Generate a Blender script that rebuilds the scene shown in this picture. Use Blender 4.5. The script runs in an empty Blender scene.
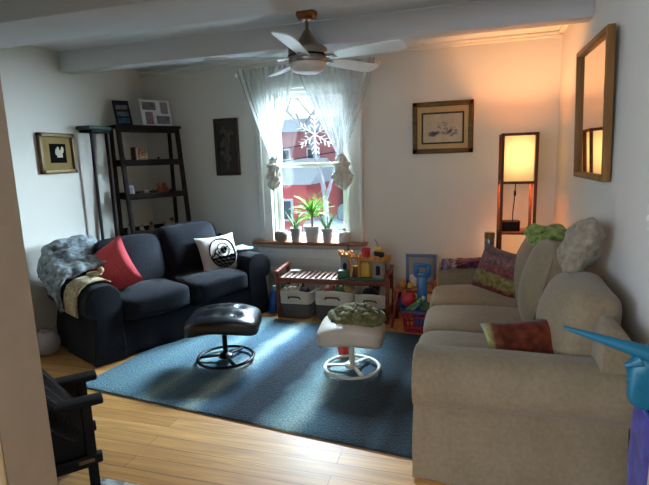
import bpy, bmesh, math, random
from mathutils import Vector, Matrix, noise
random.seed(7)
S = bpy.context.scene
COL = S.collection
PI = math.pi

# ------------------------------------------------------------------ helpers
def lin(h):
    h = h.lstrip('#')
    o = []
    for i in (0, 2, 4):
        c = int(h[i:i+2], 16)/255
        o.append(c/12.92 if c <= .04045 else ((c+.055)/1.055)**2.4)
    return (o[0], o[1], o[2], 1)

def V(*a): return Vector(a)

class MB:
    """collects shapes into one bmesh"""
    def __init__(self): self.bm = bmesh.new()
    def _addm(self, verts, faces, M=None, smooth=True):
        vs = [self.bm.verts.new((M @ Vector(v)) if M else Vector(v)) for v in verts]
        for f in faces:
            try:
                F = self.bm.faces.new([vs[i] for i in f]); F.smooth = smooth
            except ValueError: pass
        return vs
    def box(self, c, s, rot=None, bev=0.0):
        x, y, z = s[0]/2, s[1]/2, s[2]/2
        M = Matrix.Translation(c)
        if rot is not None: M = M @ (rot.to_4x4() if hasattr(rot, 'to_4x4') else Matrix.Rotation(rot, 4, 'Z'))
        b = bmesh.new()
        bmesh.ops.create_cube(b, size=1)
        bmesh.ops.scale(b, vec=(s[0], s[1], s[2]), verts=b.verts)
        if bev > 0: bmesh.ops.bevel(b, geom=list(b.edges), offset=min(bev, min(s)*.45), segments=2, affect='EDGES', profile=.5)
        self._merge(b, M, False); return self
    def _merge(self, b, M=None, smooth=True):
        b.verts.index_update()
        self._addm([v.co.copy() for v in b.verts], [[v.index for v in f.verts] for f in b.faces], M, smooth); b.free()
    def beam(self, p0, p1, w, d, up=V(0, 0, 1), bev=0.0):
        p0, p1 = Vector(p0), Vector(p1)
        z = (p1-p0); L = z.length; z.normalize()
        x = up.cross(z)
        if x.length < 1e-4: x = V(1, 0, 0).cross(z) if abs(z.x) < .9 else V(0, 1, 0).cross(z)
        x.normalize(); y = z.cross(x)
        R = Matrix((x, y, z)).transposed()
        return self.box((p0+p1)/2, (w, d, L), R, bev)
    def tube(self, pts, r, n=10, caps=True):
        pts = [Vector(p) for p in pts]
        rs = r if isinstance(r, (list, tuple)) else [r]*len(pts)
        verts = []; faces = []
        t0 = (pts[1]-pts[0]).normalized()
        x = t0.orthogonal().normalized()
        for i, p in enumerate(pts):
            t = ((pts[min(i+1, len(pts)-1)]-pts[max(i-1, 0)])).normalized()
            x = (x-t*x.dot(t)).normalized(); y = t.cross(x)
            for k in range(n):
                a = 2*PI*k/n
                verts.append(p+(x*math.cos(a)+y*math.sin(a))*rs[i])
        for i in range(len(pts)-1):
            for k in range(n):
                faces.append((i*n+k, i*n+(k+1) % n, (i+1)*n+(k+1) % n, (i+1)*n+k))
        if caps:
            faces.append(tuple(reversed(range(n)))); faces.append(tuple((len(pts)-1)*n+k for k in range(n)))
        self._addm(verts, faces); return self
    def ring(self, c, R, r, n=40, m=8, sx=1, flat=1):
        verts = []; faces = []
        for i in range(n):
            a = 2*PI*i/n
            for k in range(m):
                b = 2*PI*k/m
                verts.append(Vector(c)+V((R+r*math.cos(b))*math.cos(a)*sx, (R+r*math.cos(b))*math.sin(a), r*math.sin(b)*flat))
        for i in range(n):
            for k in range(m):
                faces.append((i*m+k, ((i+1) % n)*m+k, ((i+1) % n)*m+(k+1) % m, i*m+(k+1) % m))
        self._addm(verts, faces); return self
    def lathe(self, prof, c=(0, 0, 0), n=24, M=None, cap=True):
        verts = []; faces = []
        for (r, z) in prof:
            for k in range(n):
                a = 2*PI*k/n
                verts.append(Vector(c)+V(r*math.cos(a), r*math.sin(a), z))
        for i in range(len(prof)-1):
            for k in range(n):
                faces.append((i*n+k, i*n+(k+1) % n, (i+1)*n+(k+1) % n, (i+1)*n+k))
        if cap:
            faces.append(tuple(reversed(range(n)))); faces.append(tuple((len(prof)-1)*n+k for k in range(n)))
        self._addm(verts, faces, M); return self
    def soft(self, c, s, k=6, n=12, rot=None, crown=0.0, nz=0.0, nf=4.0, seed=0.0, axis=2):
        """puffed rounded box"""
        b = bmesh.new()
        bmesh.ops.create_cube(b, size=2)
        bmesh.ops.subdivide_edges(b, edges=list(b.edges), cuts=n, use_grid_fill=True)
        for v in b.verts:
            p = v.co; q = (abs(p.x)**k+abs(p.y)**k+abs(p.z)**k)**(1/k); p = p/q
            o = [p.x*s[0]/2, p.y*s[1]/2, p.z*s[2]/2]
            u = [p.x, p.y, p.z]; a1, a2 = [(1, 2), (0, 2), (0, 1)][axis]
            o[axis] += crown*(1-u[a1]**2)*(1-u[a2]**2)*(1 if u[axis] > 0 else -1)*min(1, abs(u[axis])*1.5)
            w = Vector(o)
            if nz:
                d = noise.noise_vector(w*nf+V(seed, seed*1.7, 3.1))
                w += d*nz
            v.co = w
        M = Matrix.Translation(c)
        if rot is not None: M = M @ (rot.to_4x4() if hasattr(rot, 'to_4x4') else Matrix.Rotation(rot, 4, 'Z'))
        self._merge(b, M, True); return self
    def ball(self, c, r, nz=0.0, nf=5, seed=0, sub=3, rot=None):
        b = bmesh.new(); bmesh.ops.create_icosphere(b, subdivisions=sub, radius=1)
        rr = r if isinstance(r, (tuple, list)) else (r, r, r)
        for v in b.verts:
            d = v.co.normalized()
            f = 1+nz*noise.noise(d*nf+V(seed, seed, seed)) if nz else 1
            v.co = V(d.x*rr[0]*f, d.y*rr[1]*f, d.z*rr[2]*f)
        M = Matrix.Translation(c)
        if rot is not None: M = M @ rot.to_4x4()
        self._merge(b, M, True); return self
    def pillow(self, w, h, t, n=16, nz=.006, seed=0.0, pinch=.1, nf=9):
        """pillow in the local XZ plane, thickness along Y"""
        verts = []; faces = []; N = n+1
        for side in (1, -1):
            for i in range(N):
                for j in range(N):
                    u = -1+2*i/n; v = -1+2*j/n
                    x = w/2*u*(1-pinch*(1-v*v)); z = h/2*v*(1-pinch*(1-u*u))
                    th = t/2*max(0, (1-u**2)*(1-v**2))**.42*side
                    p = V(x, -th, z)
                    d = noise.noise(V(x*nf+seed, side*2.0+seed, z*nf))
                    if nf > 10: d = 1.6*abs(d)-.4+.5*noise.noise(V(x*nf*2.3, seed, z*nf*2.3))
                    d *= nz*(1-max(abs(u), abs(v))**6)
                    p.y -= d*side
                    verts.append(p)
        for sd in (0, 1):
            o = sd*N*N
            for i in range(n):
                for j in range(n):
                    f = (o+i*N+j, o+(i+1)*N+j, o+(i+1)*N+j+1, o+i*N+j+1)
                    faces.append(f if sd == 0 else tuple(reversed(f)))
        self._addm(verts, faces)
        bmesh.ops.remove_doubles(self.bm, verts=self.bm.verts, dist=1e-5)
        return self
    def grid(self, fn, nu, nv, thick=None):
        """surface fn(u,v)->Vector for u,v in 0..1"""
        vs = [fn(i/nu, j/nv) for i in range(nu+1) for j in range(nv+1)]
        fs = [(i*(nv+1)+j, (i+1)*(nv+1)+j, (i+1)*(nv+1)+j+1, i*(nv+1)+j+1) for i in range(nu) for j in range(nv)]
        self._addm(vs, fs); return self
    def sweep(self, prof, path, cap=True, fn=None):
        """prof: list of (a,b); path(i)->function mapping (a,b)->Vector, list of such functions"""
        n = len(prof); verts = []; faces = []
        for i, f in enumerate(path):
            for (a, b) in prof:
                p = f(a, b)
                if fn: p = fn(p)
                verts.append(p)
        for i in range(len(path)-1):
            for k in range(n):
                faces.append((i*n+k, i*n+(k+1) % n, (i+1)*n+(k+1) % n, (i+1)*n+k))
        if cap:
            faces.append(tuple(reversed(range(n)))); faces.append(tuple((len(path)-1)*n+k for k in range(n)))
        self._addm(verts, faces); return self
    def build(self, name, mat, parent=None, loc=None, auto=True, solid=0, sub=0, bev=0):
        bmesh.ops.recalc_face_normals(self.bm, faces=self.bm.faces)
        me = bpy.data.meshes.new(name); self.bm.to_mesh(me); self.bm.free()
        o = bpy.data.objects.new(name, me); COL.objects.link(o)
        for m in (mat if isinstance(mat, (list, tuple)) else [mat]): me.materials.append(m)
        if parent: o.parent = parent
        if loc: o.location = loc
        if solid:
            md = o.modifiers.new('s', 'SOLIDIFY'); md.thickness = solid; md.offset = 0
        if bev:
            md = o.modifiers.new('b', 'BEVEL'); md.width = bev; md.segments = 2; md.limit_method = 'ANGLE'
        if sub:
            md = o.modifiers.new('u', 'SUBSURF'); md.levels = sub; md.render_levels = sub
        if auto:
            try: me.shade_auto_smooth if False else None
            except Exception: pass
            me.set_sharp_from_angle(angle=math.radians(50))
        return o

def tag(o, label=None, cat=None, group=None, kind=None):
    if label: o['label'] = label
    if cat: o['category'] = cat
    if group: o['group'] = group
    if kind: o['kind'] = kind
    return o

def thing(name, label, cat, loc=(0, 0, 0), rz=0, group=None, rot=None):
    o = bpy.data.objects.new(name, None); COL.objects.link(o)
    o.empty_display_size = .1
    o.location = loc
    if rot is not None: o.rotation_euler = rot.to_euler()
    else: o.rotation_euler = (0, 0, rz)
    return tag(o, label, cat, group)

def copy_tree(o, parent=None):
    c = o.copy(); COL.objects.link(c)
    if parent: c.parent = parent
    for ch in list(o.children): copy_tree(ch, c)
    return c

# ------------------------------------------------------------------ materials
def newmat(name):
    m = bpy.data.materials.new(name); m.use_nodes = True
    nt = m.node_tree; b = nt.nodes['Principled BSDF']
    return m, nt, b, nt.nodes, nt.links

def plain(name, col, rough=.6, metal=0, spec=.5, coat=0):
    m, nt, b, N, L = newmat(name)
    b.inputs['Base Color'].default_value = lin(col); b.inputs['Roughness'].default_value = rough
    b.inputs['Metallic'].default_value = metal; b.inputs['Specular IOR Level'].default_value = spec
    b.inputs['Coat Weight'].default_value = coat
    tc = N.new('ShaderNodeTexCoord'); n = N.new('ShaderNodeTexNoise'); n.inputs['Scale'].default_value = 14
    L.new(tc.outputs['Object'], n.inputs['Vector'])
    mx = N.new('ShaderNodeMixRGB'); mx.blend_type = 'MULTIPLY'; mx.inputs['Fac'].default_value = .18
    mx.inputs['Color1'].default_value = lin(col)
    L.new(n.outputs['Fac'], mx.inputs['Color2']); L.new(mx.outputs['Color'], b.inputs['Base Color'])
    return m

def fabric(name, c1, c2, scale=40, bump=.25, rough=.95, big=5, sheen=.2, bscale=None):
    m, nt, b, N, L = newmat(name)
    b.inputs['Roughness'].default_value = rough; b.inputs['Specular IOR Level'].default_value = .15
    b.inputs['Sheen Weight'].default_value = sheen
    tc = N.new('ShaderNodeTexCoord')
    n1 = N.new('ShaderNodeTexNoise'); n1.inputs['Scale'].default_value = big; n1.inputs['Detail'].default_value = 6
    n2 = N.new('ShaderNodeTexNoise'); n2.inputs['Scale'].default_value = bscale or scale; n2.inputs['Detail'].default_value = 8
    for n in (n1, n2): L.new(tc.outputs['Object'], n.inputs['Vector'])
    ad = N.new('ShaderNodeMath'); ad.operation = 'ADD'; L.new(n1.outputs['Fac'], ad.inputs[0]); L.new(n2.outputs['Fac'], ad.inputs[1])
    r = N.new('ShaderNodeMapRange'); r.inputs['From Min'].default_value = .7; r.inputs['From Max'].default_value = 1.3
    L.new(ad.outputs[0], r.inputs['Value'])
    mx = N.new('ShaderNodeMixRGB'); mx.inputs['Color1'].default_value = lin(c1); mx.inputs['Color2'].default_value = lin(c2)
    L.new(r.outputs['Result'], mx.inputs['Fac']); L.new(mx.outputs['Color'], b.inputs['Base Color'])
    bp = N.new('ShaderNodeBump'); bp.inputs['Strength'].default_value = bump; bp.inputs['Distance'].default_value = .01
    L.new(ad.outputs[0], bp.inputs['Height']); L.new(bp.outputs['Normal'], b.inputs['Normal'])
    return m

def wood(name, c1, c2, axis=0, rough=.45, scale=6):
    m, nt, b, N, L = newmat(name)
    b.inputs['Roughness'].default_value = rough
    tc = N.new('ShaderNodeTexCoord'); mp = N.new('ShaderNodeMapping')
    sc = [scale*4]*3; sc[axis] = scale*.35; mp.inputs['Scale'].default_value = sc
    L.new(tc.outputs['Object'], mp.inputs['Vector'])
    n = N.new('ShaderNodeTexNoise'); n.inputs['Scale'].default_value = 1; n.inputs['Detail'].default_value = 8; n.inputs['Distortion'].default_value = .6
    L.new(mp.outputs['Vector'], n.inputs['Vector'])
    cr = N.new('ShaderNodeValToRGB'); cr.color_ramp.elements[0].position = .3; cr.color_ramp.elements[1].position = .7
    cr.color_ramp.elements[0].color = lin(c1); cr.color_ramp.elements[1].color = lin(c2)
    b.inputs['Specular IOR Level'].default_value = .14
    L.new(n.outputs['Fac'], cr.inputs['Fac']); L.new(cr.outputs['Color'], b.inputs['Base Color'])
    bp = N.new('ShaderNodeBump'); bp.inputs['Strength'].default_value = .08
    L.new(n.outputs['Fac'], bp.inputs['Height']); L.new(bp.outputs['Normal'], b.inputs['Normal'])
    return m

def paint(name, col, col2, bump=.06):
    m, nt, b, N, L = newmat(name)
    b.inputs['Roughness'].default_value = .75; b.inputs['Specular IOR Level'].default_value = .3
    tc = N.new('ShaderNodeTexCoord')
    n1 = N.new('ShaderNodeTexNoise'); n1.inputs['Scale'].default_value = 1.2; n1.inputs['Detail'].default_value = 5
    n2 = N.new('ShaderNodeTexNoise'); n2.inputs['Scale'].default_value = 60; n2.inputs['Detail'].default_value = 4
    for n in (n1, n2): L.new(tc.outputs['Object'], n.inputs['Vector'])
    mx = N.new('ShaderNodeMixRGB'); mx.inputs['Color1'].default_value = lin(col); mx.inputs['Color2'].default_value = lin(col2)
    L.new(n1.outputs['Fac'], mx.inputs['Fac']); L.new(mx.outputs['Color'], b.inputs['Base Color'])
    bp = N.new('ShaderNodeBump'); bp.inputs['Strength'].default_value = bump; bp.inputs['Distance'].default_value = .01
    L.new(n2.outputs['Fac'], bp.inputs['Height']); L.new(bp.outputs['Normal'], b.inputs['Normal'])
    return m

def bands(name, stops, axis=0, nscale=30, fuzz=.06, bump=.6, rough=.95, bscale=60):
    """colour bands along a generated axis (0..1), edges roughened by noise"""
    m, nt, b, N, L = newmat(name)
    b.inputs['Roughness'].default_value = rough; b.inputs['Specular IOR Level'].default_value = .1; b.inputs['Sheen Weight'].default_value = .15
    tc = N.new('ShaderNodeTexCoord'); sp = N.new('ShaderNodeSeparateXYZ'); L.new(tc.outputs['Generated'], sp.inputs[0])
    n = N.new('ShaderNodeTexNoise'); n.inputs['Scale'].default_value = nscale; n.inputs['Detail'].default_value = 6
    L.new(tc.outputs['Object'], n.inputs['Vector'])
    ma = N.new('ShaderNodeMath'); ma.operation = 'MULTIPLY_ADD'; ma.inputs[1].default_value = fuzz*2; L.new(n.outputs['Fac'], ma.inputs[0])
    sb = N.new('ShaderNodeMath'); sb.operation = 'SUBTRACT'; sb.inputs[1].default_value = fuzz; L.new(sp.outputs[axis], sb.inputs[0]); L.new(sb.outputs[0], ma.inputs[2])
    cr = N.new('ShaderNodeValToRGB'); e = cr.color_ramp.elements
    e[0].position = stops[0][0]; e[0].color = lin(stops[0][1]); e[1].position = stops[-1][0]; e[1].color = lin(stops[-1][1])
    for p, c in stops[1:-1]:
        q = e.new(p); q.color = lin(c)
    L.new(ma.outputs[0], cr.inputs['Fac'])
    n2 = N.new('ShaderNodeTexNoise'); n2.inputs['Scale'].default_value = bscale; n2.inputs['Detail'].default_value = 6; L.new(tc.outputs['Object'], n2.inputs['Vector'])
    r = N.new('ShaderNodeMapRange'); r.inputs['From Min'].default_value = .3; r.inputs['From Max'].default_value = .7; r.inputs['To Min'].default_value = .5; r.inputs['To Max'].default_value = 1.45
    L.new(n2.outputs['Fac'], r.inputs['Value'])
    mx = N.new('ShaderNodeVectorMath'); mx.operation = 'MULTIPLY'; L.new(cr.outputs['Color'], mx.inputs[0]); L.new(r.outputs['Result'], mx.inputs[1])
    L.new(mx.outputs['Vector'], b.inputs['Base Color'])
    bp = N.new('ShaderNodeBump'); bp.inputs['Strength'].default_value = bump; bp.inputs['Distance'].default_value = .02
    L.new(n2.outputs['Fac'], bp.inputs['Height']); L.new(bp.outputs['Normal'], b.inputs['Normal'])
    return m

M = {}
M['wall'] = paint('wall_paint', '#d3cfc6', '#c9c5bb')
M['ceil'] = paint('ceiling_paint', '#cfd0d0', '#c4c5c4', .3)
M['beam'] = paint('beam_paint', '#c6c8ca', '#bcbec0')
M['white'] = plain('white_trim', '#dcdcd6', .45)
M['jamb'] = plain('tan_jamb', '#a39684', .6)
M['cream_trim'] = plain('cream_trim', '#d8c8a0', .5)
M['black'] = plain('black_paint', '#0c0b0d', .6, 0, .25)
M['dark_metal'] = plain('black_metal', '#131316', .35, .6)
M['white_metal'] = plain('cream_metal', '#cfc7b8', .4, .1)
M['shelf'] = wood('dark_shelf_wood', '#140c0a', '#241713', 0, .6)
M['bench'] = wood('red_brown_wood', '#5e2f22', '#83462f', 0, .4)
M['lampwood'] = wood('lamp_wood', '#4a2415', '#6b3820', 2, .4)
M['oak'] = wood('mirror_wood', '#6d4c2b', '#8d6538', 2, .45)
M['sill'] = wood('sill_wood', '#7a4f35', '#946247', 0, .4)
M['navy'] = fabric('navy_cover', '#131419', '#1d1f26', 60, .25, big=6, sheen=.05)
M['beige'] = fabric('beige_cover', '#74654d', '#83745c', 50, .3, big=4)
M['beigep'] = fabric('beige_pillow', '#756b5a', '#978c77', 30, 1.0, big=16)
M['leather'] = plain('black_leather', '#15171d', .3, 0, .6, .15)
M['creamleather'] = plain('cream_leather', '#bdb1a2', .45, 0, .5)
M['red'] = fabric('red_cover', '#c2444a', '#d1555a', 60, .3)
M['greyfab'] = fabric('basket_grey', '#4c4442', '#5a5250', 120, .3)
M['creamfab'] = fabric('basket_cream', '#b7a995', '#c9bca8', 120, .3)
M['sage'] = fabric('olive_knit', '#3c3a22', '#7d7850', 26, 1.0, big=16)
M['gold'] = plain('gold_frame', '#6b5329', .5, .25)
M['goldmat'] = plain('gold_mat', '#8a744a', .8, 0, .1)
M['darkframe'] = wood('dark_frame', '#2c2321', '#40342f', 2, .5)
M['steel'] = plain('brushed_nickel', '#8f8b86', .35, .8)
M['copper'] = plain('copper_band', '#8a5b3a', .3, .9)
M['blade'] = plain('fan_blade', '#e6ecf0', .35)
M['bowl'] = plain('frosted_bowl', '#cfccc6', .35)
M['terracotta_white'] = plain('white_pot', '#c9c6c1', .5)
M['greypot'] = plain('grey_pot', '#8d8c8e', .6)
M['stonepot'] = plain('stone_pot', '#7f776b', .7)
M['soil'] = plain('soil', '#2d2119', .95)
M['leaf'] = fabric('green_leaf', '#38692a', '#86b53e', 20, .1, .5, 8)
M['aloe'] = fabric('aloe_leaf', '#436b35', '#6d9650', 20, .1, .5, 8)
M['trunk'] = plain('plant_trunk', '#5d4a35', .9)

def paper(name, col, em=0): return plain(name, col, .8)

def glass(name, tint='#ffffff', refl=.08):
    m, nt, b, N, L = newmat(name)
    N.remove(b)
    t = N.new('ShaderNodeBsdfTransparent'); t.inputs['Color'].default_value = lin(tint)
    g = N.new('ShaderNodeBsdfGlossy'); g.inputs['Roughness'].default_value = .02
    mx = N.new('ShaderNodeMixShader'); mx.inputs['Fac'].default_value = refl
    L.new(t.outputs[0], mx.inputs[1]); L.new(g.outputs[0], mx.inputs[2]); L.new(mx.outputs[0], N['Material Output'].inputs['Surface'])
    return m
M['glass'] = glass('window_glass', '#f4fafc', .04)

def lace():
    m, nt, b, N, L = newmat('lace_curtain')
    N.remove(b)
    tr = N.new('ShaderNodeBsdfTransparent')
    df = N.new('ShaderNodeBsdfDiffuse'); df.inputs['Color'].default_value = lin('#e6e5e0')
    tl = N.new('ShaderNodeBsdfTranslucent'); tl.inputs['Color'].default_value = lin('#8f9392')
    m1 = N.new('ShaderNodeMixShader'); m1.inputs['Fac'].default_value = .4
    L.new(df.outputs[0], m1.inputs[1]); L.new(tl.outputs[0], m1.inputs[2])
    tc = N.new('ShaderNodeTexCoord')
    vo = N.new('ShaderNodeTexVoronoi'); vo.inputs['Scale'].default_value = 140; L.new(tc.outputs['Object'], vo.inputs['Vector'])
    no = N.new('ShaderNodeTexNoise'); no.inputs['Scale'].default_value = 60; no.inputs['Detail'].default_value = 5; L.new(tc.outputs['Object'], no.inputs['Vector'])
    ad = N.new('ShaderNodeMath'); ad.operation = 'ADD'; L.new(vo.outputs['Distance'], ad.inputs[0]); L.new(no.outputs['Fac'], ad.inputs[1])
    r = N.new('ShaderNodeMapRange'); r.inputs['From Min'].default_value = .6; r.inputs['From Max'].default_value = 1.15
    r.inputs['To Min'].default_value = .36; r.inputs['To Max'].default_value = .52
    L.new(ad.outputs[0], r.inputs['Value'])
    mx = N.new('ShaderNodeMixShader'); L.new(r.outputs['Result'], mx.inputs['Fac'])
    L.new(tr.outputs[0], mx.inputs[1]); L.new(m1.outputs[0], mx.inputs[2]); L.new(mx.outputs[0], N['Material Output'].inputs['Surface'])
    return m
M['lace'] = lace()

def lampshade():
    m, nt, b, N, L = newmat('glowing_shade')
    b.inputs['Base Color'].default_value = lin('#e8c890'); b.inputs['Roughness'].default_value = .9
    # lit from inside: the shade glows, strongest around the bulb
    tc = N.new('ShaderNodeTexCoord'); mp = N.new('ShaderNodeMapping'); mp.inputs['Location'].default_value = (0, 0, -1.53)
    L.new(tc.outputs['Object'], mp.inputs['Vector'])
    ln = N.new('ShaderNodeVectorMath'); ln.operation = 'LENGTH'; L.new(mp.outputs['Vector'], ln.inputs[0])
    r = N.new('ShaderNodeMapRange'); r.inputs['From Min'].default_value = .115; r.inputs['From Max'].default_value = .25
    r.inputs['To Min'].default_value = 1; r.inputs['To Max'].default_value = .3
    r.interpolation_type = 'SMOOTHSTEP'
    L.new(ln.outputs['Value'], r.inputs['Value'])
    b.inputs['Emission Color'].default_value = lin('#ffc573')
    mu = N.new('ShaderNodeMath'); mu.operation = 'MULTIPLY'; mu.inputs[1].default_value = SHADE_E
    L.new(r.outputs['Result'], mu.inputs[0]); L.new(mu.outputs[0], b.inputs['Emission Strength'])
    return m
SHADE_E = .62
M['shade'] = lampshade()

def floor_mat():
    m, nt, b, N, L = newmat('oak_floor')
    b.inputs['Roughness'].default_value = .5; b.inputs['Coat Weight'].default_value = .06; b.inputs['Coat Roughness'].default_value = .25
    tc = N.new('ShaderNodeTexCoord')
    br = N.new('ShaderNodeTexBrick'); br.inputs['Scale'].default_value = 1; br.inputs['Brick Width'].default_value = 1.7
    br.inputs['Row Height'].default_value = .098; br.inputs['Mortar Size'].default_value = .0016; br.inputs['Mortar Smooth'].default_value = .4
    br.inputs['Color1'].default_value = lin('#dca764'); br.inputs['Color2'].default_value = lin('#c68f4f'); br.inputs['Mortar'].default_value = lin('#5a361d')
    br.offset = .37
    L.new(tc.outputs['Object'], br.inputs['Vector'])
    mp = N.new('ShaderNodeMapping'); mp.inputs['Scale'].default_value = (2.2, 38, 1); L.new(tc.outputs['Object'], mp.inputs['Vector'])
    n = N.new('ShaderNodeTexNoise'); n.inputs['Scale'].default_value = 1; n.inputs['Detail'].default_value = 7; n.inputs['Distortion'].default_value = .8
    L.new(mp.outputs['Vector'], n.inputs['Vector'])
    cr = N.new('ShaderNodeValToRGB'); cr.color_ramp.elements[0].color = (.62, .55, .48, 1); cr.color_ramp.elements[0].position = .3
    cr.color_ramp.elements[1].color = (1.1, 1.06, 1, 1); cr.color_ramp.elements[1].position = .7
    L.new(n.outputs['Fac'], cr.inputs['Fac'])
    mx = N.new('ShaderNodeMixRGB'); mx.blend_type = 'MULTIPLY'; mx.inputs['Fac'].default_value = .8
    L.new(br.outputs['Color'], mx.inputs['Color1']); L.new(cr.outputs['Color'], mx.inputs['Color2']); L.new(mx.outputs['Color'], b.inputs['Base Color'])
    bp = N.new('ShaderNodeBump'); bp.inputs['Strength'].default_value = .12; bp.inputs['Distance'].default_value = .01
    L.new(br.outputs['Fac'], bp.inputs['Height']); bp.invert = True; L.new(bp.outputs['Normal'], b.inputs['Normal'])
    return m
M['floor'] = floor_mat()

# ------------------------------------------------------------------ room
XL, XR, YB, YF, ZC = -3.59, .755, 4.85, -2.6, 2.585
def struct(o): return tag(o, kind='structure')
struct(MB().box(((XL+XR)/2, (YB+YF)/2, -.05), (XR-XL+.4, YB-YF+.4, .1)).build('floor', M['floor']))
struct(MB().box(((XL+XR)/2, (YB+YF)/2, ZC+.05), (XR-XL+.4, YB-YF+.4, .1)).build('ceiling', M['ceil']))
struct(MB().box((XL-.08, (YB+YF)/2, ZC/2), (.16, YB-YF+.4, ZC)).build('wall_left', M['wall']))
struct(MB().box((XR+.08, (YB+YF)/2, ZC/2), (.16, YB-YF+.4, ZC)).build('wall_right', M['wall']))
WX0, WX1, WZ0, WZ1 = -2.05, -1.195, .69, 2.28
mb = MB()
mb.box(((XL+WX0)/2, YB+.1, ZC/2), (WX0-XL, .2, ZC)); mb.box(((XR+WX1)/2, YB+.1, ZC/2), (XR-WX1, .2, ZC))
mb.box(((WX0+WX1)/2, YB+.1, WZ0/2), (WX1-WX0, .2, WZ0)); mb.box(((WX0+WX1)/2, YB+.1, (WZ1+ZC)/2), (WX1-WX0, .2, ZC-WZ1))
struct(mb.build('wall_back', M['wall']))
# the wall with the wide opening the photo is taken through
mb = MB()
JX, JX2 = -1.277, .385
mb.box(((XL+JX)/2, 1.02, ZC/2), (JX-XL, .16, ZC)); mb.box(((XR+JX2)/2, 1.02, ZC/2), (XR-JX2, .16, ZC))
mb.box(((JX+JX2)/2, 1.02, (2.36+ZC)/2), (JX2-JX, .16, ZC-2.36))
struct(mb.build('wall_front', M['jamb']))
mb = MB(); mb.box((JX-.05, .925, 1.18), (.1, .03, 2.36), bev=.008); struct(mb.build('trim_1', M['cream_trim']))
mb = MB(); mb.box((JX2+.05, .925, 1.18), (.1, .03, 2.36), bev=.008); struct(mb.build('trim_2', M['cream_trim']))
struct(MB().box(((XL+XR)/2, YF-.08, ZC/2), (XR-XL+.4, .16, ZC)).build('wall_rear', M['wall']))
# ceiling beams
def ceiling_beam(y0, y1, z0, name):
    mb = MB(); mb.box(((XL+XR)/2, (y0+y1)/2, (z0+ZC)/2), (XR-XL, y1-y0, ZC-z0), bev=.006)
    mb.box(((XL+XR)/2, y1-.006, z0+.012), (XR-XL, .022, .024), bev=.004)
    struct(mb.build(name, M['beam']))
ceiling_beam(3.70, 3.84, 2.408, 'trim_3')
ceiling_beam(2.40, 2.875, 2.42, 'trim_4')
# crown moulding, baseboards
mb = MB(); mb.box(((XL+XR)/2, YB-.02, ZC-.012), (XR-XL, .04, .024), bev=.006); mb.box(((XL+XR)/2, YB-.01, ZC-.035), (XR-XL, .02, .03), bev=.006)
struct(mb.build('trim_5', M['white']))
mb = MB(); mb.box((XR-.02, (YB+3.84)/2, ZC-.012), (.04, YB-3.84, .024), bev=.006); struct(mb.build('trim_6', M['white']))
struct(MB().box(((XL+XR)/2, YB-.01, .07), (XR-XL, .02, .14), bev=.005).build('baseboard_back', M['white']))
struct(MB().box((XL+.01, (YB+1.1)/2, .07), (.02, YB-1.1, .14), bev=.005).build('baseboard_left', M['white']))
struct(MB().box((XR-.01, (YB+1.1)/2, .07), (.02, YB-1.1, .14), bev=.005).build('baseboard_right', M['white']))

# window
win = bpy.data.objects.new('window_1', None); COL.objects.link(win); struct(win)
mb = MB()
mb.box((WX0-.075, YB-.012, (WZ0+WZ1)/2+.03), (.15, .024, WZ1-WZ0+.12), bev=.006); mb.box((WX1+.08, YB-.012, (WZ0+WZ1)/2+.03), (.16, .024, WZ1-WZ0+.12), bev=.006)
mb.box((WX0-.1, YB-.02, (WZ0+WZ1)/2+.03), (.025, .04, WZ1-WZ0+.12), bev=.006); mb.box((WX1+.14, YB-.02, (WZ0+WZ1)/2+.03), (.03, .04, WZ1-WZ0+.12), bev=.006)
mb.box(((WX0+WX1)/2, YB-.014, WZ1+.06), (WX1-WX0+.31, .028, .12), bev=.006)
mb.build('casing', M['white'], win)
mb = MB()
for x in (WX0+.015, WX1-.015): mb.box((x, YB+.11, (WZ0+WZ1)/2), (.03, .16, WZ1-WZ0), bev=.003)
mb.box(((WX0+WX1)/2, YB+.11, WZ1-.015), (WX1-WX0, .16, .03), bev=.003); mb.box(((WX0+WX1)/2, YB+.11, WZ0+.012), (WX1-WX0, .16, .024), bev=.003)
mb.build('window_frame', M['white'], win)
def sash(y, z0, z1, name):
    mb = MB(); x0, x1 = WX0+.03, WX1-.03; w = .05
    for x in (x0+w/2, x1-w/2): mb.box((x, y, (z0+z1)/2), (w, .035, z1-z0), bev=.004)
    for z in (z0+.022, z1-.022): mb.box(((x0+x1)/2, y, z), (x1-x0, .035, .044), bev=.004)
    s = mb.build(name, M['white'], win)
    MB().box(((x0+x1)/2, y, (z0+z1)/2), (x1-x0-.08, .004, z1-z0-.07)).build('pane', M['glass'], s)
sash(YB+.13, 1.47, WZ1-.03, 'upper_sash'); sash(YB+.085, WZ0+.024, 1.515, 'lower_sash')
mb = MB(); mb.box(((-2.27-1.0)/2, YB-.06+.02, .672), (1.27, .16, .034), bev=.008); mb.box(((WX0+WX1)/2, YB+.05, .676), (WX1-WX0, .1, .03))
struct(mb.build('window_sill', M['sill']))

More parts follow.
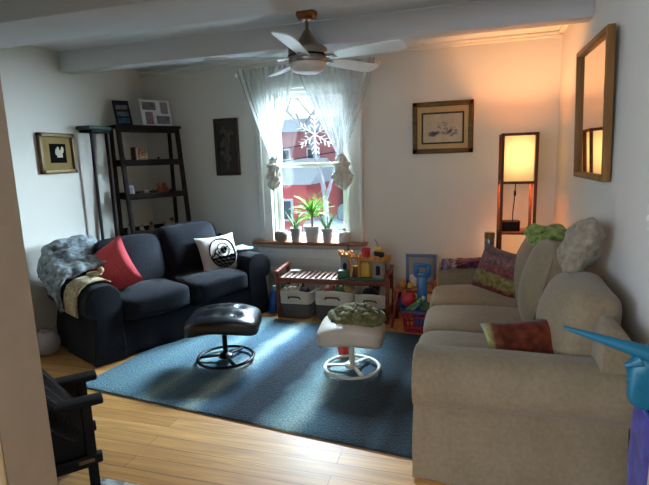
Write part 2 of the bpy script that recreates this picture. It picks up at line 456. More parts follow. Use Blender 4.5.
# ------------------------------------------------------------------ ceiling fan
FX, FY = -1.135, 3.47
fan = thing('ceiling_fan', 'five-bladed ceiling fan with brushed metal motor and frosted light bowl', 'ceiling fan', (FX, FY, 0))
MB().lathe([(.075, ZC), (.078, ZC-.02), (.06, ZC-.05), (.02, ZC-.058)]).build('ceiling_mount', M['copper'], fan)
MB().lathe([(.013, ZC-.055), (.013, 2.47), (.03, 2.455), (.05, 2.42), (.085, 2.37), (.125, 2.345), (.132, 2.34)]).build('downrod', M['steel'], fan)
mt = MB().lathe([(.125, 2.345), (.14, 2.335), (.142, 2.29), (.14, 2.285), (.142, 2.28), (.142, 2.245), (.135, 2.235), (.1, 2.232)]).build('motor_housing', M['steel'], fan)
MB().ring((0, 0, 2.285), .143, .006, flat=1.2).build('band', M['dark_metal'], mt)
MB().lathe([(.132, 2.237), (.13, 2.21), (.11, 2.185), (.07, 2.168), (.02, 2.162), (.001, 2.162)], n=28).build('light_bowl', M['bowl'], fan)
def blade_mesh():
    mb = MB(); tilt = math.radians(-14)
    prof = [(.16, .05), (.3, .058), (.5, .066), (.66, .07), (.715, .062), (.735, .04)]
    vs = []; fs = []
    for sgn in (1, -1):
        for (r, w) in prof:
            for t in (-1, -.33, .33, 1):
                y = w*t; vs.append(V(r, y*math.cos(tilt), 2.272+y*math.sin(tilt)+sgn*.004))
    n = len(prof)
    def ix(s, i, k): return s*n*4+i*4+k
    for s in (0, 1):
        for i in range(n-1):
            for k in range(3): fs.append((ix(s, i, k), ix(s, i+1, k), ix(s, i+1, k+1), ix(s, i, k+1)))
    for i in range(n-1):
        for k in (0, 3): fs.append((ix(0, i, k), ix(0, i+1, k), ix(1, i+1, k), ix(1, i, k)))
    for k in range(3):
        for i in (0, n-1): fs.append((ix(0, i, k), ix(0, i, k+1), ix(1, i, k+1), ix(1, i, k)))
    mb._addm(vs, fs, smooth=False)
    return mb
b0 = blade_mesh().build('blade', M['blade'], fan); b0.rotation_euler.z = math.radians(60)
br = MB().box((.16, 0, 2.268), (.12, .05, .008), bev=.003).box((.2, 0, 2.262), (.05, .075, .006), bev=.003).build('blade_bracket', M['steel'], b0)
for k in range(1, 5):
    b = copy_tree(b0, fan); b.rotation_euler.z = math.radians(60+72*k)

# ------------------------------------------------------------------ curtains
rod = thing('curtain_rod', 'thin curtain rod across the top of the window', 'curtain rod', (0, YB-.07, 2.44))
MB().tube([(-2.36, 0, 0), (-.86, 0, 0)], .009).build('rod', M['white'], rod)
for x in (-2.37, -.85): MB().ball((x, 0, 0), .018).build('finial', M['white'], rod)
for x in (-2.3, -.92): MB().box((x, .034, 0), (.02, .07, .03), bev=.003).build('bracket', M['white'], rod)
def curtain(x0, x1, xk0, xk1, zk, label, seed, ktw, lean):
    t = thing('lace_curtain', label, 'curtain', ((x0+x1)/2, YB-.07, 2.44), group=None)
    ox = (x0+x1)/2; oz = 2.44
    def fn(u, v):
        # v: 0 top (above the rod) .. 1 knot ; u across
        z = 2.49+(zk-2.49)*v
        e = v**1.15
        a = x0+(xk0-x0)*e; b = x1+(xk1-x1)*e
        amp = .016*(1-.4*v)
        x = a+(b-a)*u
        y = amp*math.sin(u*2*PI*11+seed)+amp*.6*math.sin(u*2*PI*5+seed*2+v*2)-.012*v
        return V(x-ox, y-.038, z-oz)
    MB().grid(fn, 132, 30).build('lace_panel', M['lace'], t)
    # gathered knot and tail
    kx = (xk0+xk1)/2
    mb = MB()
    def kn(u, v):
        a = 2*PI*u
        prof = [.022, .04, .062, .05, .062, .078, .084, .075, .05, .012]
        f = v*(len(prof)-1); i = min(int(f), len(prof)-2); r = prof[i]+(prof[i+1]-prof[i])*(f-i)
        r *= ktw*(1+.16*math.sin(a*9+v*11+seed)+.14*math.sin(a*4-v*16+seed*2)+.10*math.sin(a*2+v*23))
        zz = zk+.03-.37*v
        return V(kx-ox+lean*v*v+r*math.cos(a), -.03+r*.55*math.sin(a), zz-oz)
    mb.grid(kn, 48, 30); bmesh.ops.remove_doubles(mb.bm, verts=mb.bm.verts, dist=1e-4)
    mb.build('knot', M['laceknot'], t)
    MB().ring((kx-ox+lean*.05, -.03, zk-.075-oz), .07*ktw, .012, sx=1, flat=1.4).build('tie', M['laceknot'], t)
M['laceknot'] = fabric('lace_knot', '#bdb7ab', '#e0dcd2', 45, .8, big=18)
curtain(-2.34, -1.70, -1.995, -1.95, 1.575, 'sheer white lace curtain tied in a knot beside the dark carved wall panel', 1.3, .95, -.02)
curtain(-1.69, -.88, -1.27, -1.21, 1.575, 'sheer white lace curtain tied in a knot, on the window side nearer the engraving', 2.9, 1.1, .02)

# snowflake in the window
sf = MB()
for k in range(6):
    a = PI/2+k*PI/3; d = V(math.cos(a), 0, math.sin(a)); e = V(-math.sin(a), 0, math.cos(a))
    sf.beam((0, 0, 0), d*.2, .007, .003, V(0, 1, 0))
    for r in (.06, .11, .155):
        for s in (-1, 1): sf.beam(d*r, d*(r+.045)+e*s*.05*(1-r*1.5), .006, .003, V(0, 1, 0))
sf.ring((0, 0, 0), .001, .001)
sn = sf.build('snowflake', plain('snowflake_white', '#f6f2ee', .7), loc=(-1.58, YB+.118, 1.81))
tag(sn, 'white paper snowflake on the upper window pane', 'snowflake')

# radiator under the sill
rad = thing('radiator', 'white panel heater under the window sill', 'radiator', (-1.55, YB, .0))
MB().box((0, -.03, .46), (1.36, .05, .3), bev=.01).build('panel', M['white'], rad)
for z in (.575, .5, .42, .35): MB().box((0, -.058, z), (1.34, .01, .012), bev=.003).build('rib', M['white'], rad)
for x in (-.6, .6): MB().box((x, -.03, .155), (.04, .04, .31), bev=.004).build('foot', M['white'], rad)

# ------------------------------------------------------------------ rug
RA = math.radians(-6.5)
e1 = V(math.cos(RA), math.sin(RA), 0); e2 = V(-math.sin(RA), math.cos(RA), 0)
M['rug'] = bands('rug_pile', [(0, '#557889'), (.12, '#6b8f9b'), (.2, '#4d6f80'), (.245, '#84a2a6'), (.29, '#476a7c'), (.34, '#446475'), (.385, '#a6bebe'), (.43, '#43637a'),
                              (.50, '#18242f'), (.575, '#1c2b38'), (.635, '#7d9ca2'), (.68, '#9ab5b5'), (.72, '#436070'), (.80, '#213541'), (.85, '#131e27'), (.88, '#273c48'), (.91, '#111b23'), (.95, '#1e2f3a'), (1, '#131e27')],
                 0, 5, .022, .9, bscale=85)  # rug's own bands; stops at the sofa end darkened to include its shade
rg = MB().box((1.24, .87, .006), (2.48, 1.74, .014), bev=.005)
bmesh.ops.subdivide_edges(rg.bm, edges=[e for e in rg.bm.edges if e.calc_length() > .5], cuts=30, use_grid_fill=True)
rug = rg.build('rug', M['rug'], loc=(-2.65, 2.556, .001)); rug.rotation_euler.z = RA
tag(rug, 'blue shag rug with pale and navy bands on the wood floor', 'rug')
mt_ = MB().box((0, 0, .006), (.5, .5, .01), bev=.003).build('doormat', fabric('speckled_mat', '#6f7076', '#c6c8cc', 30, .4, big=30), loc=(-1.48, 1.5, .001))
tag(mt_, 'grey speckled mat on the floorboards, mostly cut off by the bottom edge', 'mat')

# ------------------------------------------------------------------ sofas
ARM = [(.02, .012), (-.004, .012), (.02, .2), (.042, .36), (.044, .392), (.004, .402), (-.024, .44), (-.03, .49), (-.022, .545), (.006, .595), (.05, .628), (.11, .64), (.17, .635), (.22, .61), (.25, .565), (.255, .5), (.25, .42), (.25, .012)]
def wrinkle(p, s, amt, f=5):
    d = noise.noise_vector(p*f+V(s, s*2, s*3))
    return p+d*amt
def sofa(name, label, loc, rz, L, D_, mat, nseat, backs, cushT=.19, backH=.80, pleat_in=.10):
    t = thing(name, label, 'sofa', loc, rz)
    aw = .25
    for side in (0, 1):
        ys = [-.005, .0, .03, .1, .2, .3, .4, .5, .6, .7, D_-.06, D_-.02, D_]
        def mk(y, k):
            sh = .985 if k in (0, len(ys)-1) else 1
            def f(a, b):
                # gentle folds in the skirt panel below the seam
                fold = (.018*math.sin(y*11+b*5+side)+.01*math.sin(y*23-b*9))*(1-b/.36)*max(0, 1-abs(a-.02)/.05) if b < .36 else 0
                aa = .12+(a-.12)*sh+fold
                p = V(aa if side == 0 else L-aa, y, .012+(b-.012)*sh)
                return wrinkle(p, side+2.0, .006)
            return f
        MB().sweep(ARM, [mk(y, k) for k, y in enumerate(ys)]).build('arm', mat, t, bev=.008)
    # back frame
    pb = [(D_-.13, .3), (D_-.13, .62), (D_-.125, backH-.05), (D_-.11, backH-.012), (D_-.085, backH), (D_-.05, backH-.01), (D_-.015, backH-.05), (D_, .6), (D_, .02), (D_-.06, .02)]
    n = 20
    MB().sweep(pb, [(lambda a, b, x=.04+(L-.08)*i/n: wrinkle(V(x, a, b), 4, .006)) for i in range(n+1)]).build('back_frame', mat, t, bev=.008)
    # seat deck and front skirt
    MB().box((L/2, D_/2-.05, .2), (L-2*aw+.02, D_-.22, .2), bev=.02).build('seat_deck', mat, t)
    def sk(u, v):
        x = aw-.02+(L-2*aw+.04)*u
        return V(x, .02+.006*math.sin(u*34)*(1-v)+.012*math.sin(u*9)*(1-v)-.012*(1-v), .013+.285*v)
    MB().grid(sk, 80, 8).build('skirt', mat, t, solid=.012)
    w = (L-2*aw)/nseat
    for i in range(nseat):
        cx = aw+w*(i+.5)
        c = MB().soft((cx, (D_-.18)/2-.03, .30+cushT/2), (w-.006, D_-.16, cushT), 7, 14, crown=.035, nz=.012, nf=3, seed=i*3.3).build('seat_cushion', mat, t)
    for (cx, cy, cz, sx, sy, sz, tilt, yaw) in backs:
        R = Matrix.Rotation(yaw, 3, 'Z') @ Matrix.Rotation(tilt, 3, 'X')
        c = MB().soft((0, 0, 0), (sx, sy, sz), 5, 14, crown=.06, nz=.03, nf=3.2, seed=cx*5, axis=1).build('back_cushion', mat, t, loc=(cx, cy, cz)); c.rotation_euler = R.to_euler()
        for yy in (-1, 1):
            pts = []
            for a in range(65):
                th = 2*PI*a/64; k = 5
                u, v = math.cos(th), math.sin(th); q = (abs(u)**k+abs(v)**k)**(1/k)
                pts.append((u/q*sx/2*.985, yy*sy/2*.62, v/q*sz/2*.985))
            MB().tube(pts, .005, 6, caps=False).build('piping', mat, c)
    return t
black_sofa = sofa('sofa', 'black two-seat slipcovered sofa set across the room corner below the ladder shelf', (-2.75, 2.835, 0), math.atan2(.9, .44), 1.79, .82, M['navy'], 2,
     [(.575, .53, .68, .64, .20, .47, -.24, 0), (1.21, .53, .71, .64, .20, .52, -.20, 0)], backH=.78)
beige_sofa = sofa('sofa', 'beige three-seat slipcovered sofa along the wall under the mirror', (-.235, 4.30, 0), -PI/2, 2.18, .91, M['beige'], 3,
     [(.54, .71, .70, .55, .19, .50, -.22, .05), (1.08, .72, .725, .56, .20, .54, -.24, -.03), (1.675, .775, .695, .58, .22, .43, -.16, .03)], backH=.82)

def pillow_at(name, label, cat, c, right, up, w, h, t, mat, seed=0., nz=.008, pinch=.1, n=16, nf=9):
    r = Vector(right).normalized(); u = Vector(up); u = (u-r*u.dot(r)).normalized(); nrm = u.cross(r)   # local -Y faces outward
    R = Matrix((r, r.cross(u)*-1*-1, u)).transposed()
    R = Matrix((r, u.cross(r), u)).transposed()
    o = MB().pillow(w, h, t, seed=seed, nz=nz, pinch=pinch, n=n, nf=nf).build(name, mat, loc=c)
    o.rotation_euler = R.to_euler()
    return tag(o, label, cat)

# throw pillows
M['kilim'] = bands('kilim', [(0, '#4d1d1c'), (.2, '#5a2422'), (.25, '#6d6238'), (.44, '#7a6c3c'), (.49, '#5b3634'), (.58, '#7d3f41'), (.66, '#5f4a4a'), (.74, '#7b5350'), (.82, '#5b4a4c'), (1, '#4f4346')], 2, 18, .07, .5, bscale=35)
pillow_at('throw_pillow', 'woven pillow banded in dull red, olive and plum on the beige sofa', 'pillow', (.235, 3.81, .64), (.72, -.69, -.10), (.25, .22, .9), .46, .40, .16, M['kilim'], 1.2)
M['rust'] = bands('rust_cover', [(0, '#7f8f9e'), (.06, '#8d8a55'), (.13, '#56301f'), (.2, '#4f2112'), (1, '#5a2512')], 0, 10, .05, .3, bscale=25)
pillow_at('throw_pillow', 'rust brown pillow slumped on the beige sofa behind its near arm', 'pillow', (.325, 2.47, .605), (.95, .05, .17), (-.10, .40, .80), .48, .27, .15, M['rust'], 5.2, .014)
pillow_at('throw_pillow', 'plain red pillow propped at the end of the black sofa', 'pillow', (-2.945, 3.33, .67), (.81, .33, .48), (-.62, .10, .86), .43, .46, .15, M['red'], 3.1)
wp = pillow_at('throw_pillow', 'white pillow with a round black drawing on the black sofa', 'pillow', (-2.39, 4.215, .645), (.44, .9, .0), (-.30, .16, .9), .46, .40, .17, fabric('white_cover', '#b3aca6', '#c4bdb7', 60, .2), 2.2)
def on_front(u, v, w=.46, h=.40, t=.17, off=.003):
    x = w/2*u*(1-.1*(1-v*v)); z = h/2*v*(1-.1*(1-u*u)); th = t/2*max(0, (1-u*u)*(1-v*v))**.42
    return V(x, -(th+off+.004), z)
mb = MB()
def stroke(pts, r=.0045): mb.tube([on_front(*p) for p in pts], r, 6)
stroke([(.70*math.cos(a*2*PI/48), .80*math.sin(a*2*PI/48)) for a in range(49)], .006)
stroke([(.03+.32*math.cos(a*2*PI/30), .14+.38*math.sin(a*2*PI/30)) for a in range(31)])
stroke([(.03+.18*(1-a/60)*math.cos(a*2*PI/18), .12+.22*(1-a/60)*math.sin(a*2*PI/18)) for a in range(50)])
stroke([(-.2, .28), (-.38, .2), (-.5, -.05)]); stroke([(.24, .3), (.4, .15), (.46, -.05)]); stroke([(-.2, .05), (-.32, -.1), (-.28, -.3)])
for k in range(9):
    y = -.75+k*.062; hw = .70*math.sqrt(max(0, 1-(y/.80)**2))*.97
    stroke([(-hw+2*hw*j/14, y+.02*math.sin(j*2.1+k)) for j in range(15)], .0055 if k % 3 else .003)
stroke([(-.66, -.18), (-.42, .0), (-.25, -.2), (-.05, -.32), (.15, -.3), (.4, -.18), (.64, -.2)], .007)
dr = mb.build('round_drawing', plain('ink', '#050506', 1, 0, 0), wp); dr['label'] = 'round black line drawing'

# beige wrinkled cushion slumped against the wall on top of the sofa back
o = pillow_at('wrinkled_cushion', 'x', 'pillow', (.60, 2.93, 1.03), (-.2, -1, .10), (.45, .12, 1), .37, .34, .19, M['beigep'], 4.4, .024, .13, 40, 11)
tag(o, 'crumpled beige cushion on top of the beige sofa back, touching the wall', 'pillow')
# green furry plush
gp = MB().soft((0, 0, 0), (.26, .34, .11), 3, 20, nz=.05, nf=10, seed=7)
for v in gp.bm.verts:
    d = noise.noise(v.co*40); v.co += v.normal*d*.012; v.co.z -= .25*(v.co.y**2)*2
o = gp.build('plush_throw', fabric('lime_fleece', '#4c6229', '#8a9f57', 40, 1.0, big=20), loc=(.53, 3.72, .965))
tag(o, 'lime green fleecy bundle on the far end of the beige sofa back', 'throw')
# crocheted throw over the far arm
M['crochet'] = bands('crochet', [(0, '#2c2750'), (.12, '#6d6788'), (.2, '#4b1d28'), (.3, '#8b8389'), (.36, '#361a2a'), (.55, '#5d222e'), (.68, '#2d2540'), (.8, '#6b2e38'), (1, '#44202a')], 0, 45, .12, .8, bscale=50)
def cro(u, v):
    # across the arm roll (v) and along it (u); arm outer face at Y=4.30, inner at 4.05
    x = -.215+.36*u
    prof = [(4.046, .585), (4.05, .60), (4.07, .615), (4.11, .635), (4.17, .65), (4.23, .645), (4.285, .60)]
    f = v*(len(prof)-1); i = min(int(f), len(prof)-2); k = f-i
    y = prof[i][0]+(prof[i+1][0]-prof[i][0])*k; z = prof[i][1]+(prof[i+1][1]-prof[i][1])*k
    z += .012+.012*noise.noise(V(x*14, y*14, 1))+(.02*u) ; 
    if v < .2: z += .10*u*(1-v/.2)
    return V(x, y-.01, z)
o = MB().grid(cro, 40, 26).build('crochet_throw', M['crochet'], solid=.014)
tag(o, 'multicoloured crocheted throw draped over the far arm of the beige sofa', 'throw')
# jar with a gold lid
jar = thing('candle_jar', 'small glass jar with gold lid behind the woven striped pillow, in front of the lamp', 'jar', (.17, 4.19, .655))
MB().lathe([(.036, 0), (.04, .01), (.04, .19), (.036, .2)]).build('jar_body', plain('smoky_jar', '#6a5f55', .15, 0, .7), jar)
MB().lathe([(.041, .2), (.042, .205), (.042, .245), (.038, .25)]).build('lid', M['gold'], jar)
MB().lathe([(.0408, .06), (.0408, .15)], cap=False).build('paper_label', plain('jar_label', '#8f8577', .8), jar)

def bs(x, y, z):
    a = math.atan2(.9, .44); return (-2.75+x*math.cos(a)-y*math.sin(a), 2.835+x*math.sin(a)+y*math.cos(a), z)
# knitted grey throw on the corner of the black sofa
M['greyknit'] = fabric('grey_knit', '#3f4a51', '#a3adb2', 26, 1.0, big=14)
def gk(u, v):
    # u: along the arm towards the back, v: from the sofa back over the arm to the hanging outer edge
    y = .36+.46*u
    top = .70+.20*min(1, u*1.25)
    pts = [(.36, top+.02), (.24, top+.03), (.10, top+.02), (-.02, top-.03), (-.06, top-.13), (-.075, top-.22-.08*(1-abs(u-.5)))]
    f = v*(len(pts)-1); i = min(int(f), len(pts)-2); k = f-i
    x = pts[i][0]+(pts[i+1][0]-pts[i][0])*k; z = pts[i][1]+(pts[i+1][1]-pts[i][1])*k
    p = V(*bs(x, y-.10*(1-v)*(u < 0), z))
    return p+noise.noise_vector(p*7)*.03+noise.noise_vector(p*26)*.014
o = MB().grid(gk, 46, 46).build('knitted_throw', M['greyknit'], solid=.03)
tag(o, 'mottled grey knitted throw over the corner of the black sofa nearest the gold picture', 'throw')

# slatted armrest tray on the black sofa with a small bowl piece on it
tr = thing('armrest_tray', 'cream slatted tray mat bent over the near arm of the black sofa', 'tray', (-2.75, 2.835, 0), math.atan2(.9, .44))
def tray(u, v):
    y = .10+.26*v
    prof = [(-.045, .40), (-.045, .49), (-.035, .56), (-.004, .615), (.05, .65), (.12, .66), (.19, .655), (.235, .63)]
    f = u*(len(prof)-1); i = min(int(f), len(prof)-2); k = f-i
    x = prof[i][0]+(prof[i+1][0]-prof[i][0])*k; z = prof[i][1]+(prof[i+1][1]-prof[i][1])*k
    return V(x-.004, y, z+.006)
MB().grid(tray, 28, 8).build('slat_mat', bands('tray_slats', [(0, '#a3916d'), (.5, '#b3a27e'), (1, '#a3916d')], 0, 50, .1, .3), tr, solid=.009)
bx = thing('carved_figure', 'little pale carved figure lying on the cream armrest tray', 'ornament', bs(.17, .26, .672), .6)
MB().soft((0, 0, .02), (.12, .05, .04), 3, 6).build('body', plain('pale_wood', '#b09a78', .6), bx)
MB().ball((.05, 0, .045), (.028, .024, .026)).build('head', plain('pale_wood2', '#a88f6b', .6), bx)
# pale blue cloth on the other arm
o = MB().soft((0, 0, 0), (.2, .22, .022), 8, 8, nz=.012, nf=8).build('folded_cloth', fabric('pale_blue_cloth', '#7f97a8', '#9db2c0', 60, .3), loc=bs(1.68, .30, .664))
o.rotation_euler.z = math.atan2(.88, .476)
tag(o, 'folded pale blue cloth on the black sofa arm next to the window', 'cloth')
# white round lantern / ball on the floor
lb = thing('paper_globe', 'round white globe with pinkish top on the floor beside the black sofa', 'ball', (-3.36, 2.975, 0))
MB().ball((0, 0, .112), (.105, .105, .112), .03, 4).build('globe', plain('white_globe', '#a9a6a8', .8), lb)
MB().ball((.0, 0, .215), (.05, .045, .022), .2, 6).build('top_bow', plain('pink_bow', '#b5848a', .8), lb)

# ------------------------------------------------------------------ ottomans
def ottoman(name, label, loc, rz, leather, metal, w, d, th, ztop, tiltx, seed, R, button):
    t = thing(name, label, 'footstool', loc, rz)
    mb = MB().soft((0, 0, 0), (w, d, th), 5, 16, crown=.02, nz=.01, nf=5, seed=seed)
    for v in mb.bm.verts:
        # saddle: ends droop, middle tufted
        v.co.z -= .10*(v.co.x/(w/2))**2*.45
        if button and v.co.z > 0:
            for bx_ in (-.11, .0, .11):
                for by_ in (-.08, .08):
                    r2 = (v.co.x-bx_)**2+(v.co.y-by_)**2
                    v.co.z -= .03*math.exp(-r2/.0016)
    c = mb.build('cushion', leather, t, loc=(0, 0, ztop-th/2)); c.rotation_euler = (tiltx, 0, 0)
    if button:
        b = MB()
        for bx_ in (-.11, .0, .11):
            for by_ in (-.08, .08): MB().ball((bx_, by_, th/2-.012-.045*(bx_/(w/2))**2), (.011, .011, .006)).build('button', leather, c)
    MB().lathe([(.02, .03), (.02, ztop-th-.005)], n=14).build('post', metal, t)
    MB().box((0, 0, ztop-th-.012), (.2, .16, .02), bev=.004).build('mount_plate', metal, t)
    MB().ring((0, 0, .028), R, .014, 56, 8, flat=.8).build('base_ring', metal, t)
    for k in range(3):
        a = math.radians(-60+120*k)
        MB().beam((.0, 0, .045), (math.cos(a)*R, math.sin(a)*R, .028), .03, .014, bev=.003).build('base_spoke', metal, t)
    MB().lathe([(.055, .03), (.055, .05), (.03, .065)]).build('hub', metal, t)
    return t
ottoman('footstool', 'black tufted leather footstool with round black base on the rug', (-1.81, 3.185, .016), .28, M['leather'], M['dark_metal'], .575, .42, .12, .405, .06, 1, .215, True)
ottoman('footstool', 'cream leather footstool with round cream base, knitted bundle on it', (-.80, 3.225, .016), .1, M['creamleather'], M['white_metal'], .475, .40, .145, .395, .04, 4, .198, False)
# olive knitted bundle
mb = MB()
def coil(R, z, r, ph, wob):
    pts = []
    for i in range(49):
        a = 2*PI*i/48; rr = R*(1+.06*math.sin(a*5+ph))
        pts.append((rr*math.cos(a), rr*.74*math.sin(a), z+wob*math.sin(a*6+ph)))
    mb.tube(pts, [r*(1+.28*abs(math.sin(12*2*PI*i/48))) for i in range(49)], 10, caps=False)
coil(.172, .026, .032, 0, .006); coil(.13, .054, .032, 1, .008); coil(.08, .074, .032, 2, .008); coil(.03, .082, .028, 1, .004)
mb.ball((0, 0, .035), (.15, .11, .05), .15, 8)
for v in mb.bm.verts: v.co += noise.noise_vector(v.co*30)*.006
o = mb.build('knitted_bundle', M['sage'], loc=(-.765, 3.255, .388)); o.rotation_euler = (.06, .03, .1)
tag(o, 'olive green chunky knit bundle on top of the cream footstool', 'knitting')
# orange red tumbler behind the cream stool
tb = thing('toy_cup', 'orange red plastic cup on the rug behind the cream footstool post', 'cup', (-.925, 3.49, .016))
MB().lathe([(.045, 0), (.05, .01), (.058, .1), (.054, .1), (.045, .012), (.001, .012)], cap=False).build('cup_body', plain('orange_red', '#d8402c', .4), tb)

# ------------------------------------------------------------------ bench with baskets
bench = thing('bench', 'red-brown slatted wooden bench under the window with toys on it', 'bench', (-1.26, 4.45, 0), math.radians(1))
BW, BD, BZ = 1.12, .34, .415
for sx in (-1, 1):
    for sy in (-1, 1):
        MB().box((sx*(BW/2-.018), sy*(BD/2-.018), .235), (.034, .034, .47), bev=.004).build('leg', M['bench'], bench)
    MB().beam((sx*(BW/2-.018), -BD/2-.02, .468), (sx*(BW/2-.018), BD/2+.01, .488), .042, .032, bev=.006).build('end_rail', M['bench'], bench)
    MB().box((sx*(BW/2-.018), 0, .12), (.02, BD-.06, .03), bev=.003).build('side_stretcher', M['bench'], bench)
for sy in (-1, 1): MB().box((0, sy*(BD/2-.014), BZ-.026), (BW-.06, .024, .05), bev=.004).build('deck_rail', M['bench'], bench)
mb = MB()
for k in range(20): mb.box((-BW/2+.06+k*(BW-.12)/19, 0, BZ-.004), (.034, BD-.02, .012), bev=.003)
mb.build('slat_deck', plain('bench_slats', '#8d6a5c', .35), bench)
def basket():
    t = thing('storage_basket', 'x', 'basket', (0, 0, 0), 0, None)
    w, d, h = .325, .29, .275
    def shell(z0, z1, name, mat, off=0):
        mb = MB(); n = 40
        def pt(u, z, o):
            a = 2*PI*u; k = 6; c, s = math.cos(a), math.sin(a); q = (abs(c)**k+abs(s)**k)**(1/k)
            f = .94+.06*z/h
            sag = .012*math.cos(2*a+PI)*(z/h)**3
            return V(c/q*(w/2*f+o), s/q*(d/2*f+o), z+sag)
        mb.grid(lambda u, v: pt(u, z0+(z1-z0)*v, off), 48, 8)
        return mb.build(name, mat, t, solid=.008)
    shell(.004, .15, 'lower_panel', M['greyfab']); shell(.15, h, 'upper_panel', M['creamfab'], .002)
    MB().box((0, 0, .01), (w-.04, d-.04, .008)).build('bottom', M['greyfab'], t)
    hd = MB().tube([(-.06, -d/2-.004, .205), (-.055, -d/2-.018, .225), (0, -d/2-.022, .23), (.055, -d/2-.018, .225), (.06, -d/2-.004, .205)], .008, 8).build('handle', plain('brown_strap', '#4a2c20', .5), t)
    return t
bk = basket()
specs = [(-1.635, 4.42, .03, 'grey and cream cloth basket of soft toys at the black sofa end of the bench'),
         (-1.235, 4.40, .0, 'grey and cream cloth basket with brown handle, the middle one under the bench'),
         (-.87, 4.43, -.02, 'grey and cream cloth basket under the bench beside the red toy basket')]
for i, (x, y, r, lb_) in enumerate(specs):
    b = bk if i == 0 else copy_tree(bk)
    b.location = (x, y, .0); b.rotation_euler.z = r; b['label'] = lb_; b['group'] = 'cloth baskets under the bench'
    if i == 1: b.scale = (1.15, 1, 1.08)
# things in the baskets
def plush(x, y, z, s, c1, c2, label, seed, ears=True):
    t = thing('soft_toy', label, 'soft toy', (x, y, z), seed)
    f = fabric('plush_'+c1[1:], c1, c2, 60, .6, big=12)
    MB().ball((0, 0, 0), (s, s*.85, s*.8), .1, 5, seed).build('body', f, t)
    MB().ball((.2*s, -.8*s, .55*s), s*.62, .05, 5, seed).build('head', f, t)
    if ears:
        for q in (-1, 1): MB().ball((.2*s+q*.42*s, -.7*s, 1.1*s), (s*.22, s*.14, s*.25)).build('ear', f, t)
    return t
plush(-1.72, 4.36, .25, .062, '#8f8577', '#c4b9a8', 'pale soft toy dog in the basket at the sofa end, nearest the bench leg', .5)
plush(-1.645, 4.37, .262, .055, '#a89a88', '#d2c6b4', 'light cream soft toy in the middle of the basket at the sofa end', 2)
plush(-1.56, 4.38, .255, .058, '#33303a', '#4a3f4c', 'dark purple soft toy in the basket at the sofa end', 4)
plush(-1.32, 4.40, .275, .055, '#7a4038', '#94584c', 'dull red soft toy peeking out of the middle basket', 1.2, False)
plush(-1.20, 4.41, .28, .058, '#3d5238', '#55704d', 'dark green soft toy at the centre of the middle basket', 3.0, False)
plush(-1.09, 4.41, .278, .05, '#a08a52', '#bfa86a', 'tan yellow soft toy at the edge of the middle basket', 5.0, False)
plush(-.90, 4.42, .245, .09, '#1c1a20', '#2c2831', 'black soft toy filling the basket beside the red toy basket', 2.5, False)
# remote-like white box on the bench
o = MB().box((0, 0, .012), (.11, .07, .024), bev=.006).build('white_case', plain('offwhite_case', '#c9c2b8', .5), loc=(-1.69, 4.51, BZ+.003)); o.rotation_euler.z = .2
tag(o, 'small white case lying on the bench slats', 'case')

# toy castle
cs = thing('toy_castle', 'grey and orange toy castle with yellow door on the bench', 'toy', (-.95, 4.40, BZ+.004))
cg = plain('castle_grey', '#8b8580', .6); cgr = plain('castle_green', '#2f5138', .5); cor = plain('castle_orange', '#c78a45', .6, 0, .2); cy = plain('castle_yellow', '#c9971f', .45)
MB().box((0, 0, .012), (.46, .26, .024), bev=.008).build('base', cgr, cs)
MB().box((-.185, -.075, .05), (.1, .09, .07), bev=.01).build('green_block', cgr, cs)
def tower(x, y, r, h, n=8, top=True):
    t_ = MB().lathe([(r*1.1, .02), (r, .04), (r, h)], (x, y, 0), 14).build('tower', cg, cs)
    if top:
        mb = MB().lathe([(r, h-.012), (r*1.25, h), (r*1.25, h+.012)], (x, y, 0), 14)
        for k in range(n):
            a = 2*PI*k/n; mb.box((x+r*1.1*math.cos(a), y+r*1.1*math.sin(a), h+.024), (r*.42, r*.42, .026), a)
        mb.build('battlement', cor, t_)
    mb = MB(); mb.box((x, y-r, .09), (r*.7, .012, .07), bev=.004); mb.ball((x, y-r, .125), (r*.35, .008, .02)); mb.build('arched_opening', M['black'], t_)
tower(-.18, .015, .055, .215); tower(.155, -.06, .058, .185); tower(.19, .07, .045, .17)
mb = MB()
for x in (-.105, -.03): mb.box((x, -.09, .12), (.018, .03, .2), bev=.003)
mb.box((-.067, -.09, .125), (.09, .03, .018), bev=.003); mb.box((-.067, -.09, .215), (.11, .04, .02), bev=.003)
for k in range(4): mb.box((-.11+k*.03, -.09, .235), (.016, .03, .022), bev=.002)
mb.build('balcony_frame', cor, cs)
MB().box((-.067, -.075, .075), (.05, .01, .1), bev=.004).build('brown_door', plain('castle_brown', '#5a3018', .6), cs)
MB().box((.03, -.02, .1), (.17, .08, .16), bev=.006).build('keep_wall', plain('castle_ochre', '#9b6d2d', .6), cs)
mb = MB(); mb.box((.025, -.075, .085), (.085, .014, .12), bev=.004); mb.box((.025, -.075, .15), (.06, .014, .03), bev=.006)
mb.build('yellow_door', cy, cs)
mb = MB().box((.03, -.03, .19), (.2, .1, .02), bev=.004)
for k in range(5): mb.box((-.05+k*.04, -.075, .205), (.02, .012, .022), bev=.002)
mb.build('parapet', cor, cs)
o = thing('toy_bucket', 'bright red toy cup on top of the toy castle', 'toy', (-.925, 4.375, .62))
MB().lathe([(.03, 0), (.04, .004), (.046, .085), (.042, .085), (.034, .01), (.001, .01)], cap=False).build('bucket_body', plain('toy_red', '#c0242c', .4), o)
MB().ring((0, 0, .083), .045, .005).build('rim', plain('toy_red2', '#b01f28', .4), o)
o = thing('toy_figure', 'black and yellow toy figure standing on the castle tower beside the red cup', 'toy', (-.80, 4.345, .635))
MB().soft((0, 0, .03), (.1, .07, .045), 3, 8, nz=.02, nf=14).build('black_body', M['black'], o)
MB().ball((.0, -.005, .072), (.032, .03, .03)).build('head', cy, o)
